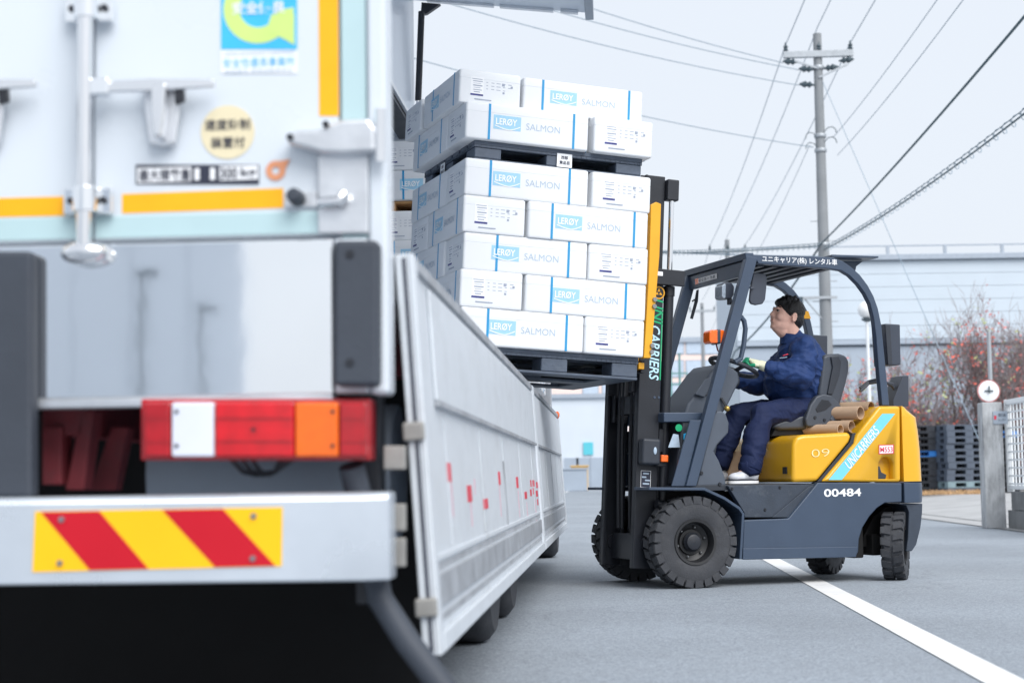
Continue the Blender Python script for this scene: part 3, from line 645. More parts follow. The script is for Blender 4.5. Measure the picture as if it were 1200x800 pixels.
def wheel(u, w0, w1, r, rim, nl, lug, lw, steer=0, out=-1, nuts=6):
    cw = (w0+w1)/2; hw = (w1-w0)/2
    o = part('front_wheel' if nuts == 6 else 'rear_wheel'); o.matrix_local = Matrix.Translation((u, cw, r)) @ Matrix.Rotation(steer, 4, 'Z')
    key = (r, hw)
    if key not in TY: TY[key] = tyre_mesh(r, -hw, hw, rim, nl, lug, lw)
    mesh_obj('tyre', TY[key], 'tyre', o)
    s = out; q = MB()
    q.lathe([(rim+.012,s*(hw-.004)),(rim+.012,s*(hw+.004)),(rim-.004,s*(hw+.002)),(rim-.012,s*(hw-.02)),(rim-.014,s*(hw-.07)),(rim*.62,s*(hw-.085)),(rim*.6,s*(hw-.07)),(.001,s*(hw-.07))], (0,0,0), Y3, 40)
    q.build('rim', 'rim', o)
    h = MB(); h.lathe([(rim*.46,s*(hw-.07)),(rim*.46,s*(hw-.045)),(rim*.42,s*(hw-.04)),(rim*.36,s*(hw-.022)),(rim*.26,s*(hw-.018)),(.001,s*(hw-.016))], (0,0,0), Y3, 24)
    hb = h.build('hub', 'mast_black', o)
    for k in range(nuts):
        a = 2*math.pi*k/nuts+.25; c = V(rim*.72*math.cos(a), s*(hw-.083), rim*.72*math.sin(a))
        MB().lathe([(.009,0),(.009,.018),(.004,.024)], c, (0,s,0), 6, True).build('wheel_nut', 'bolt', hb)
    return o
TY = {}
wheel(0, .0, .17, .29, .132, 25, .019, .058); wheel(0, W1-.17, W1, .29, .132, 25, .019, .058, out=1)
for w_ in (.258, W1-.262): MB().bb(-.10, .34, w_, w_+.004, .30, .62).build('wheel_well', 'underbody', fk)
wheel(1.505, .03, .165, .225, .11, 18, .013, .052, R(52), nuts=5); wheel(1.45, W1-.2, W1-.065, .225, .11, 18, .013, .052, R(38), out=1, nuts=5)
MB().tube([V(0,.15,.29), V(0,W1-.15,.29)], .07, 12).build('front_axle', 'underbody', fk)
MB().bb(1.38, 1.58, .18, W1-.2, .16, .30).build('steer_axle', 'underbody', fk, bevel=.01)
MB().bb(1.20, 1.28, .12, W1-.12, .15, .5).build('axle_bracket', 'underbody', fk, bevel=.01)
# ---- hood and counterweight
hood = [(929,565),(929,520),(934,511),(942,509),(968,507.5),(997,506),(998,512),(996,518),(958,564)]
fq('engine_hood', hood, .045, W1-.045, 'fork_yellow', .045, None, 5)
hu = FP(929,565,.045).x; hp_ = FP(914,551,.14); MB().box((hu-.004, .14+(hp_.x-hu)*.0, hp_.z), (.008,.05,.045)).build('hood_latch', 'mast_black', fk)
ftext('fleet_number', '09', (951,530.5), (972,529.5), 9, 'reflect_cream', .0425, fk, -.02) if 'reflect_cream' in M else (mat('reflect_cream', lin(255,226,170), .5), ftext('fleet_number', '09', (951,531), (972,529.8), 9, 'reflect_cream', .0425, fk, -.015))
fq('hood_seal', [(958,564),(996,518),(998,512),(999,507),(1003,507),(1003,513),(1001,519),(963,564)], .05, .2, 'black_plastic', .003)
cw1 = [(963.5,564.2),(1002,519),(1004,509),(1030.5,475.5),(1055.8,475.5),(1056.3,564.6)]
cwb = fq('counterweight_side', cw1, .028, W1-.028, 'fork_yellow', .022, None, 4)
def rounded_end(pts, m, name, zcut=None):
    # counterweight tail: its plan is rounded towards the back
    A = [FP(x, y, .03) for x, y in pts]; u_s = FP(1057, 500, .03).x; mb = MB(); zs = sorted(set(round(p.z, 3) for p in A)); 
    rings = []; rear = lambda z: max((A[i].x + (A[i+1].x-A[i].x)*(z-A[i].z)/(A[i+1].z-A[i].z+1e-9)) for i in range(len(A)-1) if min(A[i].z,A[i+1].z)-2e-3 <= z <= max(A[i].z,A[i+1].z)+2e-3)
    for z in zs:
        ur = rear(z) + .045; d = ur-u_s; ring = [V(u_s,.028,z)]; c = .12
        for k in range(9):
            a = math.pi/2*k/8; ring.append(V(ur-c+c*math.sin(a) if d > c else u_s+d*math.sin(a), .028+(c-c*math.cos(a))*1.4, z))
        for k in range(9):
            a = math.pi/2*(8-k)/8; ring.append(V(ur-c+c*math.sin(a) if d > c else u_s+d*math.sin(a), W1-.028-(c-c*math.cos(a))*1.4, z))
        ring.append(V(u_s, W1-.028, z)); rings.append(ring)
    return mb.loft(rings).build(name, m, fk, bevel=.006)
rounded_end([(1055,475.6),(1060,477),(1068,482),(1076,488.5),(1079,508),(1081,528),(1083,563.5)], 'fork_yellow', 'counterweight_tail')
rounded_end([(1083,565),(1084,576),(1083.5,588.5)], 'fork_grey', 'counterweight_base')
# apron behind the rear wheels
ap = [(1083.3,589.5),(1083,600),(1081,618),(1076,638),(1071,645.5),(1064,646),(1066,630),(1067,600),(1064,592),(1050,589.5)]
fq('rear_apron', ap, .05, W1-.05, 'fork_panel', .01, wr=.03)
fq('wheel_housing', [(1011,640),(1012,628),(1024,605),(1040,593),(1060,592),(1064,600),(1062,620),(1030,640)], .25, W1-.25, 'underbody', 0)
# filler recess
rc = [(1029,561)] + [(1038.8-9.8*math.cos(a), 545-10.5*math.sin(a)) for a in [math.pi*k/10 for k in range(11)]] + [(1048.6,561)]
ca = [FP(x, y, .028) for x, y in rc]; cut = MB().prism([V(p.x,-.02,p.z) for p in ca], [V(p.x,.10,p.z) for p in ca]).build('cutter', 'fork_yellow', fk)
bo_ = cwb.modifiers.new('recess', 'BOOLEAN'); bo_.object = cut; bo_.solver = 'EXACT'; bpy.context.view_layer.update()
me_ = bpy.data.meshes.new_from_object(cwb.evaluated_get(bpy.context.evaluated_depsgraph_get())); cwb.modifiers.clear(); cwb.data = me_; me_.name = 'counterweight_side'; bpy.data.objects.remove(cut)
fq('hitch_pin', [(1029,561),(1038,561),(1039,556),(1033,553),(1031,546),(1029,546)], .04, .075, 'black_plastic', .004)
# tape, letters, stickers
def fpoly(name, pts, w, m, par): 
    mb = MB(); add_poly(mb, [FP(x, y, w) for x, y in pts], (0,-1,0), .0008); return mb.build(name, m, par)
fpoly('tape_stripe', [(971,562),(986.5,562),(1049,484.5),(1034,484.5)], .0262, 'cyan_tape', cwb)
ftext('tape_lettering', 'UNICARRIERS', (992.5,546), (1028,501.5), 11, 'white_print', .0256, cwb, .012, .25)
fpoly('red_sticker', [(1029.8,532),(1047.5,531.3),(1047.5,520.5),(1029.8,521)], .0264, 'red_print', cwb)
fpoly('sticker_face', [(1030.8,531),(1046.5,530.4),(1046.5,521.4),(1030.8,521.9)], .0256, 'white_print', cwb)
ftext('sticker_lettering', 'M553', (1031.5,526.6), (1046,526.2), 6, 'red_print', .025, cwb, .01)
ftext('serial_number', '00484', (965.5,577.3), (1009,576.3), 9.2, 'white_print', .029, fk, .022)
# ---- overhead guard
gs = [(874.5,298),(900,299),(950,300),(976,301.5),(988,306),(998,313),(1008,322),(1017,334),(1024,347),(1029,361),(1033,380),(1036,410),(1042.5,475),(1034,475),(1030,434),(1027,395),(1024,372),(1020,356),(1014,344),(1006,333),(996,323),(986,317),(970,314.5),(889,309),(886,303)]
gd = part('overhead_guard')
fq('guard_rail', gs, .05, .10, 'fork_grey', .006, gd)
fq('guard_rail', gs, W1-.10, W1-.05, 'fork_grey', .006, gd, wr=.05)
zr = FP(930, 300, .05).z
MB().bb(FP(876,298,.05).x, FP(985,302,.05).x, .101, W1-.101, zr-.02, zr-.006).build('roof_sheet', 'fork_grey', gd, bevel=.003)
for k in range(6):
    u = FP(884,300,.05).x + .05 + k*.105; MB().bb(u, u+.05, .102, W1-.102, zr-.07, zr-.021).build('roof_bar', 'black_plastic', gd, bevel=.003)
uf = FP(875, 298, .05).x
MB().prism([V(uf-.012,.05,zr+.012),V(uf+.05,.05,zr+.012),V(uf+.06,.05,zr-.03),V(uf-.004,.05,zr-.03)], [V(uf-.012,W1-.05,zr+.012),V(uf+.05,W1-.05,zr+.012),V(uf+.06,W1-.05,zr-.03),V(uf-.004,W1-.05,zr-.03)]).build('front_header', 'fork_grey', gd, bevel=.005)
ch = MB().bb(uf+.01, uf+.04, .11, W1-.07, zr-.13, zr-.035).build('front_crossbar', 'fork_grey', gd, bevel=.005)
# small notice on the inside face of the crossbar (reads from outside)
pl_ = [FP(829,326.5,.8), FP(855,328,.45)]
A = V(uf+.008,.66,zr-.085)
mb = MB(); add_quad(mb, A, V(0,-1,0), Z3, .30, .035, .002); mb.build('crossbar_notice', 'white_print', ch)
mb = MB(); add_quad(mb, A+V(0,.165,0), V(0,-1,0), Z3, .05, .04, .003); mb.build('crossbar_notice', 'orange_lens', ch)
mb = MB(); add_text(mb, '安全第一 作業', A, V(0,-1,0), Z3, .26, .024, .004); mb.build('notice_lettering', 'dark_print', ch)
def pillar(wn, wr, nm='front_pillar'):
    P = [(875.5,299.5),(888,302),(816,569.5),(804,569.5)]
    a = [FP(x, y, .05) for x, y in P]; return MB().prism([V(p.x,wn,p.z) for p in a], [V(p.x,wn+.055,p.z) for p in a]).build(nm, 'fork_grey', gd, bevel=.006)
pillar(.048, 0); pillar(W1-.103, 0)
gus = [(809,492),(822,492),(802.5,569.5),(787,569.5)]
fq('pillar_gusset', gus, .07, .085, 'fork_grey', .004); fq('pillar_gusset', gus, W1-.085, W1-.07, 'fork_grey', .004, wr=.07)
fq('side_cowl', [(816.5,569.5),(851.5,568.5),(849,556),(843,540),(837,529),(841,521),(854,507),(854.5,495),(851,485),(846,481),(838,482)], .10, .15, 'dash_plastic', .012, None, 3)
fq('cowl_front', [(790,569),(800,490),(822,486),(846,481),(838,529),(846,568)], .16, W1-.16, 'black_plastic', .02, None, 3)
for a in ((822,554),(838,482),(843.5,567)): MB().lathe([(.013,0),(.011,.005)], FP(*a, .098), (0,-1,0), 12, True).build('cowl_screw', 'mast_black', fk)
fpoly('green_sticker', [(795.5+4*math.cos(t), 501+4.3*math.sin(t)) for t in [2*math.pi*k/16 for k in range(16)]], .155, 'green_print', fk)
fpoly('tank_sticker', [(801,515),(804.5,515),(804.5,507),(801,508)], .155, 'sticker_blue', fk)
fpoly('cowl_sticker', [(783,524),(797,524),(795,509),(789,508)], .155, 'print_grey', fk)
MB().bb(FP(783,488,.15).x-.03, FP(826,484,.15).x, .15, W1-.15, FP(800,489,.15).z-.03, FP(800,483,.15).z).build('cowl_ledge', 'fork_grey', fk, bevel=.008)
# rear roof visor
rv = part('rear_visor', gd) 
fq('visor_plate', [(975,298.2),(1029.5,300.2),(1029.5,302.2),(975,301)], .30, .62, 'fork_grey', .002, rv, wr=.30)
fq('visor_web', [(984,302.5),(1024,302.8),(1016,309),(1013.5,321),(1004,318),(990,308)], .44, .47, 'fork_grey', .002, rv, wr=.30)
# rear boxes on the pillars
bx_ = fq('pillar_box', [(1037,379),(1055,380),(1056,427.5),(1040.5,428)], .12, .30, 'mirror_grey', .008)
fq('pillar_box_lid', [(1037.5,381),(1043.5,381),(1046,427),(1041,427)], .112, .1195, 'black_plastic', .002)
fq('pillar_box', [(953,392),(970,393),(970,418),(956,418)], W1-.06, W1+.02, 'mirror_grey', .008)
yb_ = [FP(x, y, .05) for x, y in ((1016.5,348.5),(1025.3,348.5),(1028.6,358),(1020.6,358))]; MB().prism([V(p.x,W1-.104,p.z) for p in yb_], [V(p.x,W1-.046,p.z) for p in yb_]).build('yellow_band', 'guard_yellow', gd)
ftext('guard_lettering', 'ユニキャリア(株) レンタル車', (893,303.6), (981,308), 8.4, 'white_print', .0495, gd, .012)
# grab bar, mirrors, lamps on the left pillar
MB().tube([FP(861,424,.12), FP(868,420,.12), FP(871.5,405,.12), FP(873.5,385,.12), FP(872,376,.12), FP(868,371,.12)], .017, 10).build('grab_bar', 'fork_grey', fk)
mr = [(883,320.5),(888,319.5),(896,320.5),(899,324),(898.5,338),(897,351),(894,356),(886,357.5),(880.5,356),(878.5,352),(880,338)]
mir = fq('rear_mirror', mr, .14, .165, 'mirror_grey', .008, None, 3)
MB().tube([FP(879,337,.1), FP(883,337,.138)], .008, 8).build('mirror_arm', 'chrome', mir)
hl = fq('work_lamp', [(846.5,333),(849,330.5),(858,331),(861,336),(860.5,345),(858,350),(849,350.5),(846,348)], .17, .27, 'mirror_grey', .012, None, 3)
fq('lamp_lens', [(846.2,334.5),(849.5,332),(851,333),(850.5,349),(848.5,350),(846,347.5)], .165, .275, 'lamp_glass', .008, hl)
MB().tube([FP(855,350,.2), FP(855,357,.2)], .018, 8).build('lamp_mount', 'black_plastic', hl)
MB().tube([FP(855,355,.2), FP(862,354,.14), FP(866,350,.11)], .011, 8).build('lamp_bracket', 'mast_black', hl)
MB().tube([FP(862,352,.12), FP(866,360,.1), FP(862,380,.1), FP(856,400,.1)], .007, 6).build('lamp_cable', 'mast_black', hl)
bc = fq('beacon_lamp', [(831.5,389),(833.5,386.3),(848,386.3),(850,388.5),(850,400),(848.5,402),(833.5,402),(831.5,399.5)], .10, .20, 'orange_lens', .014, None, 3)
fq('beacon_band', [(840,385.5),(845.5,385.5),(845.5,402.8),(840,402.8)], .098, .202, 'mirror_grey', .012, bc, 3)
MB().tube([FP(839,402,.15), FP(841,410,.15), FP(843,413,.15), FP(845.5,409,.15), FP(846,402,.14)], .006, 6).build('beacon_cable', 'red_cable', bc) if 'red_cable' in M else (mat('red_cable', lin(130,40,50), .6), MB().tube([FP(839,402,.15), FP(841,410,.15), FP(843,413,.15), FP(845.5,409,.15), FP(846,402,.14)], .005, 6).build('beacon_cable', 'red_cable', bc))
MB().tube([FP(849,400,.15), FP(856,402,.09)], .009, 6).build('beacon_arm', 'mast_black', bc)
MB().prism([FP(x, y, .93) for x, y in ((816,340),(819,339),(818,353),(812,374),(808.5,373),(813.5,354))], [FP(x, y, .945) for x, y in ((816,340),(819,339),(818,353),(812,374),(808.5,373),(813.5,354))]).build('wiper_mirror', 'black_plastic', fk, bevel=.003)
MB().tube([FP(811,353,.94), FP(816,350,.935)], .006, 6).build('mirror_stalk', 'mast_black', fk)
# ---- dash, column, steering wheel, levers
fq('dashboard', [(801,487),(806,473),(822,452),(835,434),(842,427),(851,425),(866,436),(867,447),(852,478),(845,487)], .33, .74, 'dash_plastic', .02, None, 3)
fq('dash_pod', [(814,462),(826,444),(833,441),(836,447),(830,458),(826,466)], .305, .33, 'dash_plastic', .01)
fq('dash_slot', [(817,464.5),(829,463.5),(829,462),(818,463)], .322, .329, 'mast_black', .001)
MB().tube([FP(853,436,.52), FP(838,470,.52), FP(828,530,.52)], .06, 14).build('steering_column', 'dash_plastic', fk)
sw_c = FP(859.5,430,.51); a_, b_ = FP(835.5,419.5,.51), FP(883.5,441,.51); ex = (b_-a_).normalized(); rad = (b_-a_).length/2; cc = (a_+b_)/2; nn = ex.cross(Y3); nn = nn if nn.z > 0 else -nn
sw = part('steering_wheel'); rim_ = MB(); n = 40
rings = []
for k in range(n+1):
    a = 2*math.pi*k/n; d = ex*math.cos(a)+Y3*math.sin(a); rings.append([cc + d*(rad + .016*math.cos(t)) + nn*.016*math.sin(t) for t in [2*math.pi*j/10 for j in range(10)]])
rim_.loft(rings, cap=False).build('rim', 'black_plastic', sw, smooth=60)
for a in (R(30), R(150), R(270)):
    d = ex*math.cos(a)+Y3*math.sin(a); MB().bar(cc - nn*.03 + d*.03, cc + d*rad, .03, .014, nn).build('spoke', 'black_plastic', sw, bevel=.004)
MB().lathe([(.05,-.08),(.055,-.03),(.045,-.012),(.001,-.006)], cc, nn, 20).build('hub', 'black_plastic', sw)
MB().lathe([(.001,0),(.05,.005),(.055,.03),(.04,.05),(.001,.055)], FP(856,444,.40)-V(0,0,.01), Y3*-1, 18).build('column_switch', 'black_plastic', fk)
MB().ell(FP(852,478.5,.30), (.022,.022,.022)).build('brass_knob', 'brass', fk) if 'brass' in M else (mat('brass', lin(190,160,90), .3, metal=.7), MB().ell(FP(852,478.5,.30), (.02,.02,.02)).build('brass_knob', 'brass', fk))
MB().tube([FP(852,478,.30), FP(845,466,.32)], .008, 6).build('knob_stem', 'mast_black', fk)
MB().tube([FP(808.5,476,.75), FP(810,452,.75), FP(813,445,.75), (FP(820,444,.75)), FP(828,442,.70)], .014, 8).build('dash_rail', 'black_plastic', fk)
for k in range(3): 
    a = FP(834,452,.74+.05*k); b = FP(829,439,.74+.05*k); l_ = MB().tube([a, b], .006, 6).build('lever', 'mast_black', fk); MB().ell(b, (.016,.016,.022)).build('lever_knob', 'black_plastic', l_)
# ---- seat
st_ = part('driver_seat')
fq('cushion', [(905,500),(912,493),(930,488),(950,482),(975,478),(984,484),(983,500),(968,503),(915,504)], .31, .75, 'seat_vinyl', .03, st_, 4)
bk = [(965,417),(971,414.6),(984,414),(992,416.5),(995.5,423),(995.5,434),(992,450),(985,474),(974,484),(962,480),(960,460),(963,436)]
fq('backrest', bk, .30, .76, 'seat_vinyl', .04, st_, 4)
fq('backrest_panel', [(974,418),(983,417),(986,424),(984,440),(976,462),(970,462),(974,440),(976,430)], .285, .30, 'black_plastic', .006, st_)
hgd = [(944,491),(950,474),(957,464),(965,461),(975,463),(983,471),(989.5,481),(988,490),(983,497),(970,500),(946,500)]
for w0 in (.265, .74):
    hg_ = fq('hip_guard', hgd, w0, w0+.055, 'seat_vinyl', .014, st_, 3, wr=.265)
    if w0 < .5:
        fq('guard_slot', [(956,479),(963,468),(971,469),(975,474),(968,480),(958,483)], w0-.004, w0-.0005, 'mast_black', .002, hg_)
        fq('guard_pocket', [(973,491),(981,478),(984,480),(983,487),(977,494)], w0-.008, w0-.0005, 'dash_plastic', .003, hg_)
        for a in ((955,489),(966,492)): MB().lathe([(.012,0),(.010,.006)], FP(*a, w0), (0,-1,0), 12, True).build('guard_bolt', 'mast_black', hg_)
fq('seat_base', [(904,511),(908,503),(975,501),(984,500),(985,507)], .34, .72, 'underbody', .005, st_)
# hose and bracket behind the guard
for k in range(2): MB().tube([FP(1008,458-3*k,.6), FP(1018,449-2*k,.6), FP(1030,447-3*k,.55), FP(1046,450+2*k,.5), FP(1052,460+3*k,.5), FP(1058,464,.5)], .012, 8).build('gas_hose', 'black_plastic' if k else 'mirror_grey', fk)
fq('rear_bracket', [(1047,476),(1047,468),(1058,440),(1065,440),(1065,476)], .45, .60, 'mirror_grey', .004)
# cardboard tubes lying across the back of the hood
ctub = [((1008.5,483.5), .045, .10), ((1021,477.5), .042, .16), ((998,499.5), .04, .12), ((985,503), .036, .10), ((1008,496), .03, .20)]
for i, ((px, py), r_, w0) in enumerate(ctub):
    p = FP(px, py, w0); d = V(-.42, .9, .02).normalized(); L_ = .75
    me = MB(); me.lathe([(r_-.006,0),(r_,0),(r_,L_),(r_-.006,L_),(r_-.006,0)], (0,0,0), d, 28); 
    nm = ['wide cardboard tube on top of the pile behind the driver seat','cardboard tube beside the guard pillar behind the driver seat','cardboard tube low in the pile against the yellow counterweight','cardboard tube at the bottom of the pile under the seat edge','thin cardboard tube tucked between the others behind the seat'][i]
    t_ = thing('cardboard_tube', nm, 'tube', FM @ Matrix.Translation(p), 'cardboard tubes behind the forklift seat'); me.build('tube_wall', 'cardboard', t_)
tw = on_plane(1004, 473, FO+WA*.5, WA)
# ================================================================== MAST (leans back)
TILT = R(3.4); mb0 = FP(752, 666, .25)
MM = Matrix.Translation((mb0.x, 0, mb0.z)) @ Matrix.Rotation(TILT, 4, 'Y'); MMI = MM.inverted()
def MP(x, y, w): 
    q = MMI @ FP(x, y, w); return q          # (forward offset m, w, height h)
def mk_(mb, name, m, bevel=.004, parent=None, seg=2): return mb.build(name, m, parent or fk, bevel=bevel, seg=seg, mw=MM)
WN, WF = .24, W1-.24
ms = part('mast'); ms.matrix_local = MM
def mbox(name, x0, x1, y0, y1, z0, z1, m='mast_black', bevel=.004, parent=None): return MB().bb(x0,x1,y0,y1,z0,z1).build(name, m, parent or ms, bevel=bevel)
HO = MP(775, 318, WN).z; HI = MP(772, 204, WN).z
for w0, s in ((WN, 1), (WF, -1)):
    # outer channel: web on the outside, flanges turned in
    o = MB(); o.bb(-.065,.085,w0,w0+s*.016,0,HO); o.bb(-.065,-.045,w0+s*.017,w0+s*.06,0,HO); o.bb(.065,.085,w0+s*.017,w0+s*.06,0,HO)
    o.build('outer_rail', 'mast_black', ms, bevel=.004)
    i_ = MB(); i_.bb(-.042,.10,w0+s*.062,w0+s*.08,.95,HI); i_.bb(-.042,-.027,w0+s*.05,w0+s*.12,.95,HI); i_.bb(.083,.10,w0+s*.081,w0+s*.12,.95,HI)
    i_.build('inner_rail', 'mast_black', ms, bevel=.004)
    MB().lathe([(.034,0.05),(.034,HO-.15),(.04,HO-.15),(.04,HO-.09),(.02,HO-.08)], (.145, w0+s*.05, 0), Z3, 18, True).build('lift_cylinder', 'mast_black', ms)
    MB().lathe([(.018,HO-.1),(.018,HI-.14)], (.145, w0+s*.05, 0), Z3, 16, True).build('lift_rod', 'chrome', ms)
    MB().bb(.101,.185,w0+s*.02,w0+s*.09,HI-.16,HI-.02).build('rod_head', 'mast_black', ms, bevel=.008)
mbox('inner_top_beam', -.07, .06, WN+.066, WF-.066, HI-.09, HI-.004)
mbox('inner_low_beam', -.02, .03, WN+.082, WF-.082, 1.0, 1.12)
mbox('outer_top_beam', .10, .16, WN-.03, WF+.03, HO-.07, HO+.01)
mbox('rail_bracket', .02, .22, WN-.035, WN-.002, HO-.09, HO+.012); mbox('rail_bracket', .02, .22, WF+.002, WF+.035, HO-.09, HO+.012)
mbox('beam_label', -.05, .06, WN-.038, WN-.0355, HO-.035, HO-.008, 'white_print', 0)
mbox('outer_low_beam', .0, .06, WN+.062, WF-.062, .05, .22); mbox('outer_mid_beam', .087, .12, WN+.0, WF-.0, .75, .9)
for k, w_ in enumerate((.40, .46, .60, .66)): MB().tube([V(.0,w_,.25), V(-.02,w_,.8), V(-.02,w_,1.4), V(.0,w_,HI-.2)], .012 if k % 2 else .009, 6).build('hose' if k % 2 else 'lift_chain', 'mast_black', ms)
mbox('plate_tag', -.012, .012, .38, .39, .42, .52, 'white_print', 0)
for w0 in (WN-.02, WF-.03):
    pv = MB().lathe([(.05,0),(.05,.05)], (.03, w0, .16), Y3, 20, True).build('pivot_boss', 'mast_black', ms)
for w0 in (WN-.05, WF+.02): MB().tube([V(.06,w0,.42), V(.3,w0,.36)], .03, 12).build('tilt_cylinder', 'mast_black', ms)
# turn lamp and data plate on the mast side
pL = MP(763, 529, WN-.07)
tlm = MB().box((pL.x, WN-.045, pL.z), (.13,.08,.17)).build('mast_lamp', 'black_plastic', ms, bevel=.02, seg=3)
q1 = MP(768,528,WN-.09); MB().ell((q1.x, WN-.088, q1.z), (.012,.005,.024)).build('lamp_key', 'print_grey', tlm)
q1 = MP(782,537,WN-.09); MB().box((q1.x-.01, WN-.06, q1.z), (.05,.03,.045)).build('lamp_lens', 'orange_lens', tlm, bevel=.006)
mbox('lamp_stalk', pL.x+.05, pL.x+.12, WN-.05, WN-.02, pL.z-.09, pL.z-.06)
q1 = MP(756.5,561,WN); dp = MB(); add_quad(dp, (q1.x, WN, q1.z), X3, Z3, .07, .108, .0025); d1 = dp.build('data_plate', 'white_print', ms)
dp = MB(); add_quad(dp, (q1.x, WN, q1.z), X3, Z3, .064, .102, .0035); dp.build('plate_face', 'dark_print', d1)
for k, (dx, dz, w_) in enumerate(((.0,.035,.04),(-.012,.012,.03),(.012,-.008,.035),(.002,-.03,.045))):
    dp = MB(); add_quad(dp, (q1.x+dx, WN, q1.z+dz), X3, Z3, w_, .010, .0045); dp.build('plate_line', 'print_grey', d1)
for k in range(2):
    q1 = MP(767+5*k, 465.5, WN); MB().lathe([(.009,0),(.008,.004)], (q1.x, WN, q1.z), (0,-1,0), 10, True).build('rail_screw', 'fork_grey', ms)
# lettering down the rail
def mtext(s_, pa, pb, hh, m, bold=.015, shear=.2):
    A, B = MP(*pa, WN), MP(*pb, WN); r_ = (B-A); L_ = r_.length; r_ = V(0,0,-1); u_ = V(0,-1,0).cross(r_); mb = MB()
    c = (A+B)/2; add_text(mb, s_, (c.x, WN, c.z), r_, u_, L_, hh, .002, bold, shear); return mb.build('rail_lettering', m, ms, smooth=None)
mtext('UNI', (772,351), (770.5,380), .068, 'green_print'); mtext('CARRIERS', (770,382), (764,445), .068, 'cyan_letter') if 'cyan_letter' in M else (mat('cyan_letter', lin(190,230,246), .45), mtext('CARRIERS', (770,382), (764,445), .068, 'cyan_letter'))
A, B = MP(776,365,WN), MP(772,445,WN); MB().bb(A.x-.004, A.x+.004, WN-.002, WN-.0005, B.z, A.z).build('letter_rule', 'green_print', ms)
A = MP(772,343,WN); mb = MB()
for k in range(24):
    a0, a1 = 2*math.pi*k/24, 2*math.pi*(k+1)/24; c_ = V(A.x, WN-.002, A.z)
    add_poly(mb, [c_+V(math.cos(a)*r_,0,math.sin(a)*r_) for a, r_ in ((a0,.042),(a1,.042),(a1,.034),(a0,.034))], (0,-1,0), .001)
mb.build('round_logo', 'guard_yellow', ms)
mb = MB()
for a in (R(90), R(210), R(330)): add_poly(mb, [V(A.x+math.cos(a+d)*r_, WN-.002, A.z+math.sin(a+d)*r_) for d, r_ in ((0,.03),(.9,.012),(-.9,.012))], (0,-1,0), .001)
mb.build('logo_mark', 'guard_yellow', ms)
# ---- load position in mast coordinates
LW = 1.215; PW = 1.12; lw0 = W1/2 - LW/2
bR = MP(755, 418.5, lw0); MR, HB = bR.x, bR.z              # back face of the load, underside of the boxes
PH = .142
HP = HB - PH
# carriage, backrest, forks
mbox('carriage_bar', -.115, -.09, .10, W1-.10, HP+.06, HP+.14); mbox('carriage_bar', -.115, -.09, .10, W1-.10, HP+.36, HP+.44)
for w_ in (WN+.07, WF-.12): mbox('carriage_plate', -.088, -.0, w_, w_+.05, HP-.05, HP+.55)
FXF = -.12
for w_ in (.30, .66):
    fkk = MB(); fkk.loft([[V(FXF-.04,w_,HP+.02),V(FXF-.04,w_+.10,HP+.02),V(FXF-.04,w_+.10,HP+.062),V(FXF-.04,w_,HP+.062)], [V(MR-.75,w_,HP+.03),V(MR-.75,w_+.10,HP+.03),V(MR-.75,w_+.10,HP+.062),V(MR-.75,w_,HP+.062)], [V(MR-1.06,w_+.02,HP+.05),V(MR-1.06,w_+.08,HP+.05),V(MR-1.06,w_+.08,HP+.06),V(MR-1.06,w_+.02,HP+.06)]])
    fkk.bb(FXF-.04,FXF,w_,w_+.10,HP+.063,HP+.5)
    fkk.build('fork', 'mast_black', ms, bevel=.004)
gb = [MP(x, y, .03) for x, y in ((763,240),(769,236.5),(775,239),(773,300),(765.5,390),(763,419.5),(754.5,419.5),(757,380),(760.5,320))]
bks = MB().prism([V(p.x,.03,p.z) for p in gb], [V(p.x,.085,p.z) for p in gb]).build('load_backrest_post', 'guard_yellow', ms, bevel=.005)
MB().prism([V(p.x,W1-.085,p.z) for p in gb], [V(p.x,W1-.03,p.z) for p in gb]).build('load_backrest_post', 'guard_yellow', ms, bevel=.005)
gx0 = (gb[0].x+gb[2].x)/2
mbox('load_backrest_top', gx0-.02, gx0+.025, .086, W1-.086, gb[1].z-.08, gb[1].z-.02, 'guard_yellow')
for k in range(4):
    w_ = .2 + k*.2; MB().bar(V(gx0,w_,gb[1].z-.079), V(gb[6].x+.02,w_,HB-.02), .03, .02, Y3).build('load_backrest_bar', 'guard_yellow', ms, bevel=.003)
mbox('load_backrest_low', gb[6].x-.01, gb[6].x+.03, .086, W1-.086, HB-.06, HB-.018, 'guard_yellow')
for a in ((767,351),(766.5,359),(764,405),(763.5,412.5)):
    q1 = MP(*a, .03); MB().lathe([(.016,0),(.014,.014)], (q1.x, .03, q1.z), (0,-1,0), 10, True).build('backrest_bolt', 'bolt', bks)

